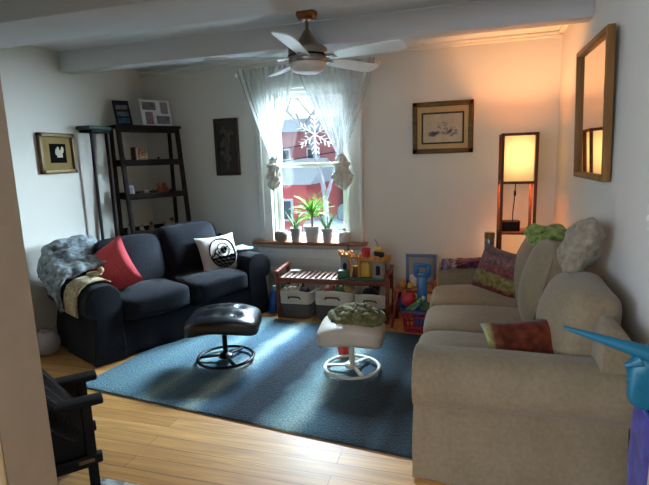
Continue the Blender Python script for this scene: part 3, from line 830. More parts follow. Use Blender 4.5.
MB().tube([(0, 0, .09), (-.012, 0, .13), (-.03, 0, .165)], .0035, 6).build('antenna', M['black'], o)
o = thing('toy_soldier', 'small dark toy knight on the rear castle tower', 'toy', (-1.12, 4.46, .665))
MB().lathe([(.012, 0), (.016, .02), (.01, .045), (.013, .055), (.004, .07)], n=10).build('body', plain('knight_green', '#3f4a3c', .5), o)
# little jumble at the end of the bench
o = thing('toy_block', 'dark wooden toy block on the bench between castle and end rail', 'toy', (-.735, 4.50, BZ+.003))
MB().box((0, 0, .025), (.07, .06, .05), bev=.006).build('block', plain('block_brown', '#4a2a20', .6), o)

# blue bottle left of the baskets
o = thing('water_bottle', 'blue plastic bottle on the floor between black sofa and bench', 'bottle', (-1.93, 4.42, 0), 0)
o.rotation_euler = (0, .13, 0)
bl = plain('bottle_blue', '#1d4f95', .3)
MB().lathe([(.04, 0), (.045, .01), (.045, .2), (.02, .245)]).build('bottle_body', bl, o)
MB().lathe([(.024, .245), (.024, .285), (.02, .29)]).build('cap', plain('cap_pale', '#8fb0c8', .4), o)

# ------------------------------------------------------------------ red basket of toys
rb = thing('toy_basket', 'red plastic lattice basket of toys beside the beige sofa', 'basket', (-.415, 4.205, 0), 0)
rp = plain('basket_red', '#a8202f', .45)
mb = MB()
def rbp(u, z):
    a = 2*PI*u; k = 5; c, s = math.cos(a), math.sin(a); q = (abs(c)**k+abs(s)**k)**(1/k); f = .8+.2*z/.2
    return V(c/q*.15*f, s/q*.115*f, z)
for z in (.006, .05, .15, .195): mb.tube([rbp(i/32, z) for i in range(33)], .007 if z < .19 else .011, 8, caps=False)
for i in range(28): mb.tube([rbp(i/28, .004), rbp((i+.0)/28, .195)], .005, 6)
mb.build('lattice', rp, rb)
MB().grid(lambda u, v: rbp(u, .006)*(v*.98) + V(0, 0, .006*(1-v)), 32, 2).build('bottom', rp, rb, solid=.004)
MB().tube([rbp(i/32, .205) for i in range(33)], .012, 8, caps=False).build('rim', plain('rim_blue', '#2c3f6e', .45), rb)
sv = thing('toy_shovel', 'big blue toy shovel standing handle up in the red toy basket', 'toy shovel', (-.385, 4.215, .03), .05)
sb_ = plain('shovel_blue', '#1b5f93', .35)
MB().soft((0, 0, .09), (.15, .03, .18), 5, 8).build('blade', sb_, sv)
MB().beam((0, 0, .16), (0, .0, .47), .03, .085, bev=.008).build('shaft', sb_, sv)
mb = MB()
for x in (-.052, .052): mb.box((x, 0, .52), (.045, .032, .11), bev=.008)
mb.box((0, 0, .57), (.15, .034, .04), bev=.012); mb.box((0, 0, .478), (.12, .032, .05), bev=.008)
mb.build('grip', sb_, sv)
o = thing('toy_pail', 'round red toy pail on top of the red toy basket', 'toy', (-.50, 4.16, .24))
MB().ball((0, 0, .065), (.066, .06, .075), .03, 4).build('body', plain('pail_red', '#b21f2b', .4), o)
MB().lathe([(.03, .125), (.034, .14), (.01, .15)]).build('lid', plain('pail_red_lid', '#8f1822', .4), o)
def stick(p0, p1, r, col, name, label, cat='toy'):
    t = thing(name, label, cat, p0); d = Vector(p1)-Vector(p0)
    MB().tube([(0, 0, 0), d*.5+V(0, 0, .004), d], r, 8).build('shaft', plain(name+col[1:], col, .5), t)
    MB().ball(d, r*1.4).build('tip', plain(name+'t'+col[1:], col, .5), t)
    return t
stick((-.52, 4.17, .19), (-.40, 4.08, .305), .018, '#5d8a4a', 'toy_dinosaur_tail', 'long green toy lying across the red toy basket')
stick((-.47, 4.13, .20), (-.36, 4.10, .33), .016, '#9aa890', 'toy_sword', 'pale grey-green toy blade leaning out of the red toy basket')
o = MB().soft((0, 0, 0), (.14, .10, .08), 3, 10, nz=.04, nf=10, seed=3).build('soft_toy', fabric('plush_green', '#36502c', '#587046', 50, .6), loc=(-.33, 4.20, .235)); tag(o, 'dark green soft toy in the red toy basket next to the sofa', 'soft toy')
o = MB().soft((0, 0, 0), (.09, .09, .13), 3, 10, nz=.03, nf=9, seed=6).build('soft_toy', fabric('plush_blue', '#2c3a66', '#41538a', 50, .6), loc=(-.545, 4.265, .24)); tag(o, 'dark blue soft toy at the bench side of the red toy basket', 'soft toy')
stick((-.655, 4.17, .012), (-.60, 4.22, .36), .014, '#9a2a2c', 'toy_bat', 'thin red toy bat leaning between bench and red toy basket')
# lilac framed toy board leaning at the wall
fb = thing('drawing_board', 'lilac blue framed toy drawing board behind the blue shovel', 'toy board', (-.44, 4.70, .3), 0)
fbm = plain('lilac_frame', '#5f7396', .5)
mb = MB()
for x in (-.135, .135): mb.box((x, 0, .15), (.03, .025, .30), bev=.006)
for z in (.015, .285): mb.box((0, 0, z), (.3, .025, .03), bev=.006)
mb.build('frame', fbm, fb); MB().box((0, .004, .15), (.26, .008, .26)).build('panel', plain('board_panel', '#9a948f', .6), fb)
lt = thing('low_table', 'low pale wooden toy table behind the red toy basket', 'table', (-.42, 4.60, 0))
MB().box((0, 0, .285), (.52, .30, .025), bev=.006).build('tabletop', wood('pale_wood_top', '#94673c', '#ad7d4d', 0), lt)
for x in (-.235, .235):
    for y in (-.125, .125): MB().box((x, y, .137), (.03, .03, .274), bev=.004).build('leg', M['bench'], lt)
for i, (x, c, w, h, lb_) in enumerate([(-.60, '#b9843f', .06, .07, 'orange tan toy block on the low toy table near the bench'), (-.53, '#c9a95f', .05, .05, 'yellow toy block on the low toy table beside the orange tan one'),
                                   (-.25, '#b8763a', .07, .05, 'orange toy loaf on the low toy table near the sofa'), (-.30, '#8f5a34', .05, .085, 'brown toy jar on the low toy table near the sofa'), (-.505, '#c9c4ba', .07, .115, 'white toy box on the low toy table under the lilac board')]):
    o = MB().soft((0, 0, h/2), (w, .06, h), 6, 6).build('toy_block', plain('block'+c[1:], c, .5), loc=(x, 4.54 if i != 4 else 4.60, .2985)); tag(o, lb_, 'toy')

# ------------------------------------------------------------------ floor lamp
LX, LY = .392, 4.46
lp = thing('floor_lamp', 'wooden shelf floor lamp glowing in the corner behind the beige sofa', 'lamp', (LX, LY, 0), .02)
hw = .132
for x in (-hw, hw):
    for y in (-hw, hw): MB().box((x, y, .857), (.024, .024, 1.714), bev=.002).build('post', M['lampwood'], lp)
def frame(z, name='rail_frame'):
    mb = MB()
    for s in (-hw, hw): mb.box((0, s, z), (2*hw, .022, .022), bev=.002); mb.box((s, 0, z), (.022, 2*hw, .022), bev=.002)
    mb.build(name, M['lampwood'], lp)
frame(1.702); frame(1.305)
for z in (.875, .42, .06): MB().box((0, 0, z), (2*hw+.01, 2*hw+.01, .02), bev=.002).build('shelf', M['lampwood'], lp)
mb = MB(); q = .114
for s in (-1, 1): mb.box((0, s*q, 1.503), (2*q, .003, .375)); mb.box((s*q, 0, 1.503), (.003, 2*q, .375))
mb.build('shade', M['shade'], lp)
MB().box((0, 0, 1.317), (.22, .03, .006)).build('socket_bar', M['dark_metal'], lp)
MB().tube([(-.02, -.09, 1.31), (-.022, -.092, 1.2), (-.034, -.09, 1.05), (-.03, -.06, .9)], .004, 6).build('cord', M['black'], lp)
MB().lathe([(.006, 0), (.01, .01), (.01, .04), (.004, .05)], (-.022, -.092, 1.19), 8).build('cord_switch', M['black'], lp)
o = thing('wooden_box', 'dark wooden box on the lamp shelf below the glowing shade', 'box', (LX-.045, LY-.03, .886))
MB().box((0, 0, .035), (.15, .11, .07), bev=.005).build('box_body', M['shelf'], o); MB().box((0, 0, .078), (.155, .115, .014), bev=.003).build('lid', M['shelf'], o)

# ------------------------------------------------------------------ wall pictures and mirror
def pic(name, label, cat, loc, rz, w, h, fw, fd, fmat, build):
    t = thing(name, label, cat, loc, rz)     # local: x right, -y out of the wall, z up from centre
    mb = MB()
    for s in (-1, 1):
        mb.box((s*(w/2-fw/2), -fd/2, 0), (fw, fd, h), bev=.006); mb.box((0, -fd/2, s*(h/2-fw/2)), (w, fd, fw), bev=.006)
    mb.build('frame', fmat, t); build(t, w, h); return t
def eng(t, w, h):
    MB().box((0, -.012, 0), (w-.05, .006, h-.05)).build('mat_board', plain('cream_mat', '#b59c6c', .8), t)
    mb = MB(); a, b = .2, .155
    for s in (-1, 1): mb.box((s*(a-.01), -.017, -.005), (.016, .006, 2*b-.02)); mb.box((0, -.017, -.005+s*(b-.015)), (2*a-.02, .006, .016))
    mb.build('inner_border', M['darkframe'], t)
    p = MB().box((0, -.0155, -.005), (2*a-.04, .002, 2*b-.04)).build('print', fabric('engraving_paper', '#a59a88', '#b8ad99', 30, 0, big=6), t)
    mb = MB()
    for k in range(46):
        x = random.uniform(-.13, .13); z = random.uniform(-.09, .0)+.07*math.exp(-(x+.0)**2/.003)*random.random()
        mb.box((x, -.0168, z), (random.uniform(.006, .03), .0012, random.uniform(.006, .03)), random.uniform(-.2, .2)*0)
    mb.build('drawn_lines', fabric('ink_blue', '#6f7580', '#8f8d88', 60, 0, big=30), p)
pic('engraving', 'gold framed old engraving on the wall between window and lamp', 'picture', (-.255, YB, 1.812), 0, .565, .485, .045, .03, wood('engraving_frame', '#3e2f1c', '#6b5127', 0, .35), eng)
def carved(t, w, h):
    MB().box((0, -.012, 0), (w-.04, .01, h-.04)).build('panel', plain('carved_ground', '#2a2624', .7), t)
    mb = MB()
    for k in range(26):
        a = random.uniform(0, 2*PI); r = random.uniform(.0, .075)
        mb.ball((r*math.cos(a)*.9, -.02, .06+random.uniform(-.16, .15)+.02*math.sin(a)), (random.uniform(.012, .03), .012, random.uniform(.018, .045)), .2, 6, k, 2)
    mb.ball((0, -.018, -.12), (.05, .012, .035)); mb.tube([(0, -.02, -.24), (.01, -.022, -.1), (-.01, -.022, .05)], .01, 6)
    mb.build('relief', plain('carved_relief', '#4a433d', .55), t)
pic('wood_carving', 'tall dark carved wood panel on the wall between shelf and window', 'wall art', (-2.552, YB, 1.714), 0, .29, .615, .035, .03, M['darkframe'], carved)
def goldpic(t, w, h):
    MB().box((0, -.012, 0), (w-.05, .006, h-.05)).build('mat_board', M['goldmat'], t)
    p = MB().box((.005, -.016, -.0), (.18, .004, .17)).build('print', plain('dark_print', '#0d0c0d', .9, 0, .05), t)
    mb = MB()
    for k in range(5): mb.ball((.02+(k-2)*.016, -.019, .012+.02*math.sin(k*2)), (.016, .002, .03), .3, 6, k, 2)
    mb.box((.02, -.019, -.022), (.06, .002, .03))
    mb.build('pale_motif', plain('motif_pale', '#bcae9c', .7), p)
pic('framed_picture', 'small square gold framed picture with a dark centre near the doorway wall', 'picture', (XL, 3.545, 1.678), PI/2, .40, .36, .038, .035, M['gold'], goldpic)
# mirror on the right wall, tipped forward a little
mi = thing('wall_mirror', 'wood framed mirror on the wall above the beige sofa', 'mirror', (.722, 3.405, 1.79), -PI/2)
mi.rotation_euler = (math.radians(1.6), 0, -PI/2)
w, h, fw, fd = .795, .83, .034, .04
mb = MB()
for s in (-1, 1):
    mb.box((s*(w/2-fw/2), -fd/2+.012, 0), (fw, fd, h), bev=.003); mb.box((0, -fd/2+.012, s*(h/2-fw/2)), (w-2*fw, fd, fw), bev=.003)
mb.build('frame', M['oak'], mi)
mm, nt, b, N, L = newmat('mirror_glass'); b.inputs['Metallic'].default_value = 1; b.inputs['Roughness'].default_value = .03; b.inputs['Base Color'].default_value = lin('#e6e0d8')
MB().box((0, 0, 0), (w-2*fw, .008, h-2*fw)).build('mirror_glass', mm, mi)
o = thing('light_switch', 'pale switch plate on the wall at the right edge of the photo', 'switch', (XR, 2.37, 1.255), -PI/2)
MB().box((0, -.004, 0), (.075, .008, .118), bev=.003).build('plate', M['white'], o); MB().box((0, -.012, 0), (.012, .016, .028), bev=.002).build('toggle', M['white'], o)

# ------------------------------------------------------------------ ladder shelf in the corner
SA = math.atan2(.88, .476)
sh = thing('ladder_shelf', 'tall dark wooden ladder shelf across the corner behind the black sofa', 'shelf', (-3.54, 4.225, 0), SA)
SW = .64; ST = 1.935
def fy(z): return -(.175+.215*(1-z/ST))      # front post position (local -y is towards the room)
for x in (0, SW):
    MB().box((x, 0, ST/2), (.03, .04, ST), bev=.003).build('rear_post', M['shelf'], sh)
    MB().beam((x, fy(0), 0), (x, fy(ST), ST), .03, .045, V(1, 0, 0), bev=.003).build('front_post', M['shelf'], sh)
SZ = [.845, 1.225, 1.565]
for z in SZ + [.42]:
    s_ = MB().box((SW/2, fy(z)/2-.005, z-.012), (SW-.03, -fy(z)+.02, .022), bev=.002).build('shelf_board', M['shelf'], sh)
    MB().box((SW/2, fy(z)-.012, z+.008), (SW-.02, .016, .062), bev=.003).build('front_lip', M['shelf'], s_)
    MB().box((SW/2, .012, z+.02), (SW-.02, .014, .05), bev=.003).build('rear_lip', M['shelf'], s_)
MB().box((SW/2, fy(ST)/2, ST+.006), (SW+.07, -fy(ST)+.075, .028), bev=.003).build('top_board', M['shelf'], sh)
MB().box((SW/2, fy(ST)-.01, ST-.03), (SW-.02, .018, .05), bev=.003).build('top_apron', M['shelf'], sh)
def on_shelf(x, y, z):
    ca, sa = math.cos(SA), math.sin(SA)
    return (-3.54+x*ca-y*sa, 4.225+x*sa+y*ca, z)
def sthing(name, label, cat, x, z, y=-.12, rz=0, group=None): return thing(name, label, cat, on_shelf(x, y, z), SA+rz, group)
zt = ST+.021
# black strut-back multi photo frame
pf = sthing('photo_frame', 'black photo frame with stacked little pictures on top of the ladder shelf', 'photo frame', .10, zt, -.12, -.25)
pf.rotation_euler = (math.radians(-24), 0, SA-.15)
MB().box((0, 0, .14), (.16, .014, .28), bev=.003).build('frame', M['black'], pf)
for k, (c, hh) in enumerate([('#3f6a86', .06), ('#7d8a90', .05), ('#8b8480', .05)]): MB().box((0, -.008, .05+k*.075), (.115, .003, hh)).build('photo', fabric('ph'+c[1:], c, '#25303a', 20, 0, big=14), pf)
MB().beam((0, .01, .18), (0, .06, .03), .04, .006).build('strut', M['black'], pf)
# white four-picture collage frame
wf = sthing('photo_frame', 'white collage frame with four photos on top of the ladder shelf', 'photo frame', .475, zt, -.085, 0)
wf.rotation_euler = (math.radians(-9), 0, SA)
MB().box((0, 0, .14), (.335, .016, .28), bev=.003).build('frame', plain('white_frame', '#d8d6d8', .5), wf)
for (x, z, w_, h_, c) in [(-.075, .215, .15, .085, '#2f3136'), (.095, .2, .085, .125, '#77747c'), (-.085, .085, .085, .13, '#8d5f66'), (.07, .07, .15, .085, '#58585e')]:
    MB().box((x, -.009, z), (w_, .003, h_)).build('photo', fabric('ph'+c[1:], c, '#8a8588', 12, 0, big=16), wf)
MB().beam((0, .012, .2), (0, .06, .015), .05, .006).build('strut', M['black'], wf)
def figurine(x, z, h, c, label, c2=None, rz=0, y=-.12, name='figurine'):
    t = sthing(name, label, 'ornament', x, z, y, rz)
    MB().lathe([(.3*h, 0), (.34*h, .05*h), (.3*h, .3*h), (.2*h, .58*h), (.12*h, .64*h)], n=14).build('body', plain('fig'+c[1:], c, .5), t)
    MB().ball((0, 0, .8*h), .2*h).build('head', plain('fig'+(c2 or c)[1:]+'h', c2 or c, .5), t)
    return t
b_ = sthing('book', 'dark red book standing on the uppermost inner shelf of the ladder shelf', 'book', .165, SZ[2], -.13)
MB().box((0, 0, .085), (.03, .12, .17), bev=.002).build('cover', plain('book_red', '#5c2018', .6), b_); MB().box((0, -.001, .085), (.022, .121, .162)).build('pages', plain('pages', '#8f8574', .8), b_)
t = sthing('painted_box', 'cream and orange painted box next to the dark red book', 'ornament', .235, SZ[2], -.13)
MB().box((0, 0, .06), (.085, .08, .12), bev=.006).build('box_body', bands('painted', [(0, '#a0684a'), (.5, '#bfa58a'), (1, '#8a4636')], 2, 40, .3, .2), t); MB().lathe([(.045, .12), (.04, .14), (.01, .165)], n=12).build('lid', plain('painted_lid', '#a5764c', .5), t)
figurine(.43, SZ[2], .07, '#2a2422', 'small dark figurine on the uppermost inner shelf of the ladder shelf')
figurine(.06, SZ[2], .06, '#6d6157', 'small tan figurine near the post on the uppermost inner shelf')
t = sthing('photo_frame', 'little white upright frame on the middle shelf of the ladder shelf', 'photo frame', .075, SZ[1], -.17, 0); t.rotation_euler = (math.radians(-10), 0, SA)
MB().box((0, 0, .06), (.075, .012, .12), bev=.002).build('frame', plain('little_white_frame', '#b5b5b6', .5), t); MB().box((0, -.007, .06), (.045, .002, .085)).build('photo', plain('little_photo', '#6a6f78', .6), t)
figurine(.26, SZ[1], .105, '#b8b0a6', 'white figurine with a round body on the middle shelf of the ladder shelf', None)
figurine(.20, SZ[1], .06, '#8c6f68', 'tiny rosy figurine left of the white one on the middle shelf')
figurine(.41, SZ[1], .13, '#8c2f28', 'red figurine with orange head on the middle shelf of the ladder shelf', '#b8703c')
figurine(.475, SZ[1], .14, '#7d3a2c', 'rust figurine beside the right post on the middle shelf', '#94382c')
figurine(.335, SZ[1], .06, '#3b3430', 'tiny dark figurine between the white and the red ones')
figurine(.05, SZ[0], .11, '#a08d84', 'pale figurine by the left post on the lowest visible shelf')
figurine(.17, SZ[0], .09, '#6f665c', 'grey brown figurine on the lowest visible shelf of the ladder shelf')
figurine(.28, SZ[0], .10, '#857868', 'tan figurine in the middle of the lowest visible shelf', '#5f6a44')
mg = sthing('mug', 'cream mug on the lowest visible shelf of the ladder shelf', 'mug', .45, SZ[0], -.15)
MB().lathe([(.036, 0), (.04, .006), (.04, .09), (.036, .09), (.034, .01), (.001, .01)], cap=False).build('mug_body', plain('mug_cream', '#a39a8a', .4), mg); 
MB().tube([(.038, 0, .075), (.06, 0, .07), (.066, 0, .045), (.058, 0, .022), (.038, 0, .018)], .006, 8).build('handle', plain('mug_cream2', '#a39a8a', .4), mg)
figurine(.52, SZ[0], .12, '#9a9088', 'pale figurine next to the cream mug on the lowest visible shelf', '#4a4038')

# tall plant stand with a green top against the left wall
st = thing('plant_stand', 'tall thin-legged dark stand with a green tray top beside the ladder shelf', 'stand', (-3.50, 3.955, 0))
for x in (.025,):
    for y in (-.085, .115): MB().box((x, y, .94), (.022, .022, 1.88), bev=.003).build('leg', M['black'], st)
MB().box((-.01, .01, 1.885), (.155, .25, .025), bev=.004).build('top', M['black'], st)
MB().box((-.02, .015, .02), (.13, .26, .04), bev=.004).build('foot', M['black'], st)
for z in (.25,): MB().box((0, .012, z), (.1, .2, .02), bev=.003).build('lower_shelf', M['black'], st)
o = MB().box((0, 0, .017), (.165, .30, .036), bev=.01).build('green_case', plain('dark_green_case', '#2b4a40', .6), loc=(-3.50, 3.945, 1.899)); tag(o, 'flat dark green case lying on the tall thin-legged stand', 'case')

# ------------------------------------------------------------------ plants and pots on the sill
SY = YB-.055; SZ0 = .690
def pot(name, label, x, r, h, mat, cat='plant', fill=True):
    t = thing(name, label, cat, (x, SY, SZ0))
    MB().lathe([(r*.72, 0), (r*.76, .004), (r*.98, h*.82), (r*1.08, h*.83), (r*1.08, h), (r*.98, h), (r*.9, h*.86)], n=24, cap=False).build('pot', mat, t)
    MB().lathe([(r*.72, .002), (.001, .002)], cap=False).build('pot_base', mat, t)
    if fill: MB().lathe([(r*.95, h*.88), (r*.5, h*.9), (.001, h*.9)], cap=False).build('soil', M['soil'], t)
    return t
def leaf(mb, p0, d, L, w, droop, n=8, roll=0):
    d = Vector(d).normalized(); side = d.cross(V(0, 0, 1)).normalized() if abs(d.z) < .999 else V(1, 0, 0)
    vs = []; p = Vector(p0); step = L/n
    for i in range(n+1):
        t_ = i/n; ww = w*(.5+1.2*t_)*(1-t_)**.6 if t_ < 1 else 0.0005
        ww = w*math.sin(PI*min(.98, .12+.86*t_))**.8+.0006
        up = side.cross(d).normalized()
        vs += [p-side*ww+up*ww*.35, p.copy(), p+side*ww+up*ww*.35]
        p = p+d*step
        d = (d+V(0, 0, -droop/n)).normalized()
    fs = []
    for i in range(n):
        for k in (0, 1): fs.append((i*3+k, i*3+k+1, (i+1)*3+k+1, (i+1)*3+k))
    mb._addm(vs, fs)
dp = pot('dracaena', 'bushy green dracaena in a large white pot, middle of the window sill', -1.588, .085, .17, M['terracotta_white'])
MB().tube([(0, 0, .14), (.004, 0, .22), (-.002, 0, .29)], .014, 8).build('trunk', M['trunk'], dp)
mb = MB()
for k in range(44):
    a = random.uniform(0, 2*PI); el = random.uniform(-.1, 1.25)
    d = V(math.cos(a)*math.cos(el), math.sin(a)*math.cos(el)*.7, math.sin(el)+.15)
    leaf(mb, (0, 0, .27+random.uniform(-.03, .04)), d, random.uniform(.2, .30), .014, random.uniform(.6, 1.5), 9)
for v in mb.bm.verts:
    if v.co.y > 0: v.co.y *= .2
mb.build('foliage', M['leaf'], dp, solid=.001)
def aloe(x, label, seed, n, mat, r=.058, h=.145, lean=0):
    random.seed(seed)
    t = pot('aloe', label, x, r, h, mat)
    mb = MB()
    for k in range(n):
        a = 2*PI*k/n+random.uniform(-.3, .3); s = random.uniform(.12, .5)
        d = V(math.cos(a)*s+lean, math.sin(a)*s*.5, 1); L = random.uniform(.14, .26)
        pts = []; p = V(math.cos(a)*.012, math.sin(a)*.012, h*.85)
        for i in range(7):
            pts.append(p.copy()); p += d.normalized()*L/6; d = d+V(math.cos(a)*.10, math.sin(a)*.05, .02)
        mb.tube(pts, [.009, .0095, .009, .0075, .0055, .0035, .001], 7)
    mb.build('foliage', M['aloe'], t); return t
aloe(-1.777, 'spiky aloe in a blue-grey pot between the squat pot and the dracaena', 3, 8, M['greypot'])
aloe(-1.425, 'spiky aloe in a pale grey pot between the dracaena and the lidded jar', 11, 7, plain('pale_grey_pot', '#a5a2a2', .6))
t = thing('squat_pot', 'squat stone coloured pot on the window sill nearest the black sofa', 'pot', (-1.945, SY, SZ0))
MB().lathe([(.05, 0), (.072, .02), (.078, .06), (.07, .1), (.058, .112), (.05, .11), (.055, .09)], cap=False).build('pot', M['stonepot'], t); MB().lathe([(.06, .095), (.03, .118), (.001, .125)], cap=False).build('lid', M['stonepot'], t)
t = thing('lidded_jar', 'white jar with knobbed lid on the window sill nearest the toy castle', 'jar', (-1.243, SY, SZ0))
MB().lathe([(.05, 0), (.058, .01), (.058, .09), (.05, .1)]).build('jar_body', M['terracotta_white'], t)
l_ = MB().lathe([(.052, .1), (.045, .112), (.015, .12)]).build('lid', M['terracotta_white'], t); MB().ball((0, 0, .138), .019).build('knob', M['terracotta_white'], l_)

# ------------------------------------------------------------------ dark chair just past the doorway
ch = thing('armchair', 'low black wooden armchair, half hidden by the doorway', 'chair', (-1.965, 1.655, 0), math.radians(-43))
# local y is the way the chair faces
for x in (-.15, .15):
    MB().box((x, -.19, .2), (.045, .045, .40), bev=.004).build('leg', M['black'], ch); MB().box((x, .19, .22), (.045, .045, .44), bev=.004).build('leg', M['black'], ch)
    a_ = MB().box((x, .03, .455), (.085, .47, .03), bev=.008).build('armrest', M['black'], ch)
    MB().box((x, 0, .28), (.022, .36, .32), bev=.004).build('side_panel', M['black'], ch)
    MB().box((x*1.08, .02, .165), (.035, .43, .05), bev=.006).build('side_rail', M['black'], ch)
    MB().box((x*1.09, .165, .165), (.036, .07, .02), bev=.003).build('worn_patch', plain('bare_wood', '#7d6034', .6), ch)
MB().box((0, .0, .22), (.28, .38, .04), bev=.006).build('seat', M['black'], ch)
MB().soft((0, .0, .275), (.27, .36, .07), 6, 8, crown=.01).build('seat_cushion', fabric('dark_teal', '#16252a', '#213338', 60, .3), ch)
MB().box((0, -.20, .33), (.28, .03, .34), bev=.008).build('backrest', M['black'], ch)
o = thing('striped_throw', 'black throw with thin grey stripes over the low armchair behind the doorway', 'throw', (-1.965, 1.655, 0), math.radians(-43))
mb = MB().soft((-.01, -.02, .485), (.46, .46, .2), 2.4, 18, nz=.03, nf=7, seed=9)
for v in mb.bm.verts:
    if v.co.y > 0: v.co.z -= 1.3*v.co.y
mb.build('striped_cloth', bands('stripes', [(0, '#131318'), (.2, '#14141a'), (.22, '#565a63'), (.25, '#17171c'), (.42, '#15151a'), (.44, '#60646c'), (.47, '#15151a'), (.62, '#141419'), (.64, '#555862'), (.67, '#14141a'), (.82, '#14141a'), (.84, '#5c6068'), (.87, '#131318'), (1, '#131318')], 0, 30, .01, .5), o)

# ------------------------------------------------------------------ toys at the near arm of the beige sofa
bn = thing('toy_bin', 'tall purple toy bin between the beige sofa and the doorway', 'toy bin', (.692, 1.92, 0))
MB().soft((0, 0, .295), (.11, .25, .59), 9, 10, nz=.008, nf=9).build('bin_body', fabric('purple_cloth', '#2b2466', '#45429c', 14, .3, big=7), bn)
MB().tube([(-.048, -.11, .585), (.048, -.11, .585), (.048, .11, .585), (-.048, .11, .585), (-.048, -.11, .585)], .008, 8).build('rim', plain('bin_rim', '#3a5aa8', .4), bn)
td = thing('spiked_toy', 'teal plastic toy with a long tapering spike above the near sofa arm', 'toy', (.64, 1.905, .60))
tl_ = plain('teal_plastic', '#0f6780', .4)
MB().tube([(-.285, .03, .288), (-.22, .024, .272), (-.12, .012, .248), (-.03, 0, .226), (.05, -.01, .20)], [.006, .012, .020, .028, .04], 12).build('spike', tl_, td)
mb = MB(); mb.soft((.01, 0, .13), (.16, .06, .24), 3, 14, nz=.02, nf=10, seed=2)
for k in range(3): mb.tube([(-.03, 0, .19-.05*k), (-.078+.012*k, 0, .165-.055*k)], [.03, .008], 10)
mb.build('body', tl_, td)
MB().ball((.03, -.045, .205), (.03, .028, .028)).build('eye', plain('toy_purple', '#4a3f9c', .4), td)

# ------------------------------------------------------------------ outside
GZ = -1.2
struct(MB().box((-6, 40, GZ-.1), (90, 70, .2)).build('ground', fabric('snowy_ground', '#7d8288', '#aeb3ba', 3, .2, big=.4)))
def bld(name, label, x0, x1, y0, y1, h, wallc, roofc, wins=()):
    t = thing(name, label, 'building', ((x0+x1)/2, (y0+y1)/2, GZ))
    w_, d_ = x1-x0, y1-y0
    MB().box((0, 0, h/2), (w_, d_, h)).build('walls', fabric('wall'+wallc[1:], wallc, wallc, 30, .2, big=2, sheen=0), t)
    mb = MB(); mb._addm([(-w_/2-.2, -d_/2-.2, h), (w_/2+.2, -d_/2-.2, h), (w_/2+.2, d_/2+.2, h), (-w_/2-.2, d_/2+.2, h), (-w_/2-.2, 0, h+.9), (w_/2+.2, 0, h+.9)], [(0, 1, 5, 4), (2, 3, 4, 5), (1, 2, 5), (0, 4, 3), (0, 3, 2, 1)], smooth=False)
    mb.build('roof', plain('roof'+roofc[1:], roofc, .8), t)
    for (x, z, ww, hh) in wins:
        f = MB().box((x, -d_/2-.02, z), (ww, .08, hh)).build('window', plain('out_frame', '#d8dade', .5), t); MB().box((0, 0, 0), (ww-.16, .1, hh-.16)).build('pane', plain('out_pane', '#4a5460', .2), f, loc=(x, -d_/2-.02, z))
    return t
bld('building', 'low red building across the street outside the window', -8.2, -5.45, 16, 20, 1.9, '#d0686a', '#c3c9d2', [(-.5, 1.0, .5, .8), (.6, 1.0, .5, .8)])
bld('building', 'red two-storey house with grey roof farther across the street', -10.5, -6.6, 24, 30, 4.2, '#b97a7c', '#aab2be', [(0.8, 2.8, .7, 1.1), (-.8, 2.8, .7, 1.1)])
bld('building', 'pale pink house beyond the parked car outside the window', -6.2, -3.6, 25, 30, 3.4, '#b58a8b', '#9ba3ae', [(-.6, 2.0, .7, 1.0), (.6, 2.0, .7, 1.0)])
# parked car
cr_ = thing('car', 'pale grey parked car in the street outside the window', 'car', (-2.75, 14.3, GZ), .1)
cm = plain('car_paint', '#aeb8c4', .3, .3)
MB().soft((0, 0, .62), (4.2, 1.75, .7), 7, 10).build('body', cm, cr_)
MB().soft((.1, 0, 1.1), (2.4, 1.5, .75), 4, 10).build('cabin', plain('car_glass', '#76828e', .2), cr_)
for x in (-1.3, 1.3):
    for y in (-.8, .8): MB().lathe([(.31, -.1), (.33, -.08), (.33, .08), (.31, .1)], (0, 0, 0), 20, Matrix.Translation((x, y, .33)) @ Matrix.Rotation(PI/2, 4, 'X')).build('wheel', M['black'], cr_)
# bare tree
tree = thing('bare_tree', 'leafless pale branched tree outside the upper window panes', 'tree', (-3.15, 11.0, GZ))
random.seed(21)
mb = MB()
def grow(p, d, L, r, depth):
    pts = [p.copy()]; 
    for i in range(4):
        d = (d+V(random.uniform(-.18, .18), random.uniform(-.18, .18), random.uniform(-.05, .14))).normalized(); p = p+d*L/4; pts.append(p.copy())
    mb.tube(pts, [r*(1-.45*i/4) for i in range(5)], 6 if depth > 1 else 4)
    if depth == 0: return
    for k in range(3 if depth > 1 else 4):
        q = pts[random.choice([2, 3, 4])]
        ax = V(random.uniform(-1, 1), random.uniform(-1, 1), random.uniform(.0, .8)).normalized()
        grow(q.copy(), (d*.55+ax*.9).normalized(), L*random.uniform(.55, .78), r*.5, depth-1)
grow(V(0, 0, 0), V(0, 0, 1), 2.4, .10, 5)
mb.build('branches', plain('bark_pale', '#6e6a6d', .95, 0, .1), tree)
for i, (z, s) in enumerate([(3.6, .5), (3.25, .42)]):
    o = thing('power_line', ['upper utility wire crossing the view outside the window', 'lower utility wire crossing the view outside the window'][i], 'wire', (-3.5, 13, 0))
    MB().tube([(-7+k*.7, .0, z-2.0+s*(.02*(k-10)**2*.08)+.10*k-.5) for k in range(21)], .014, 5).build('wire', M['black'], o)

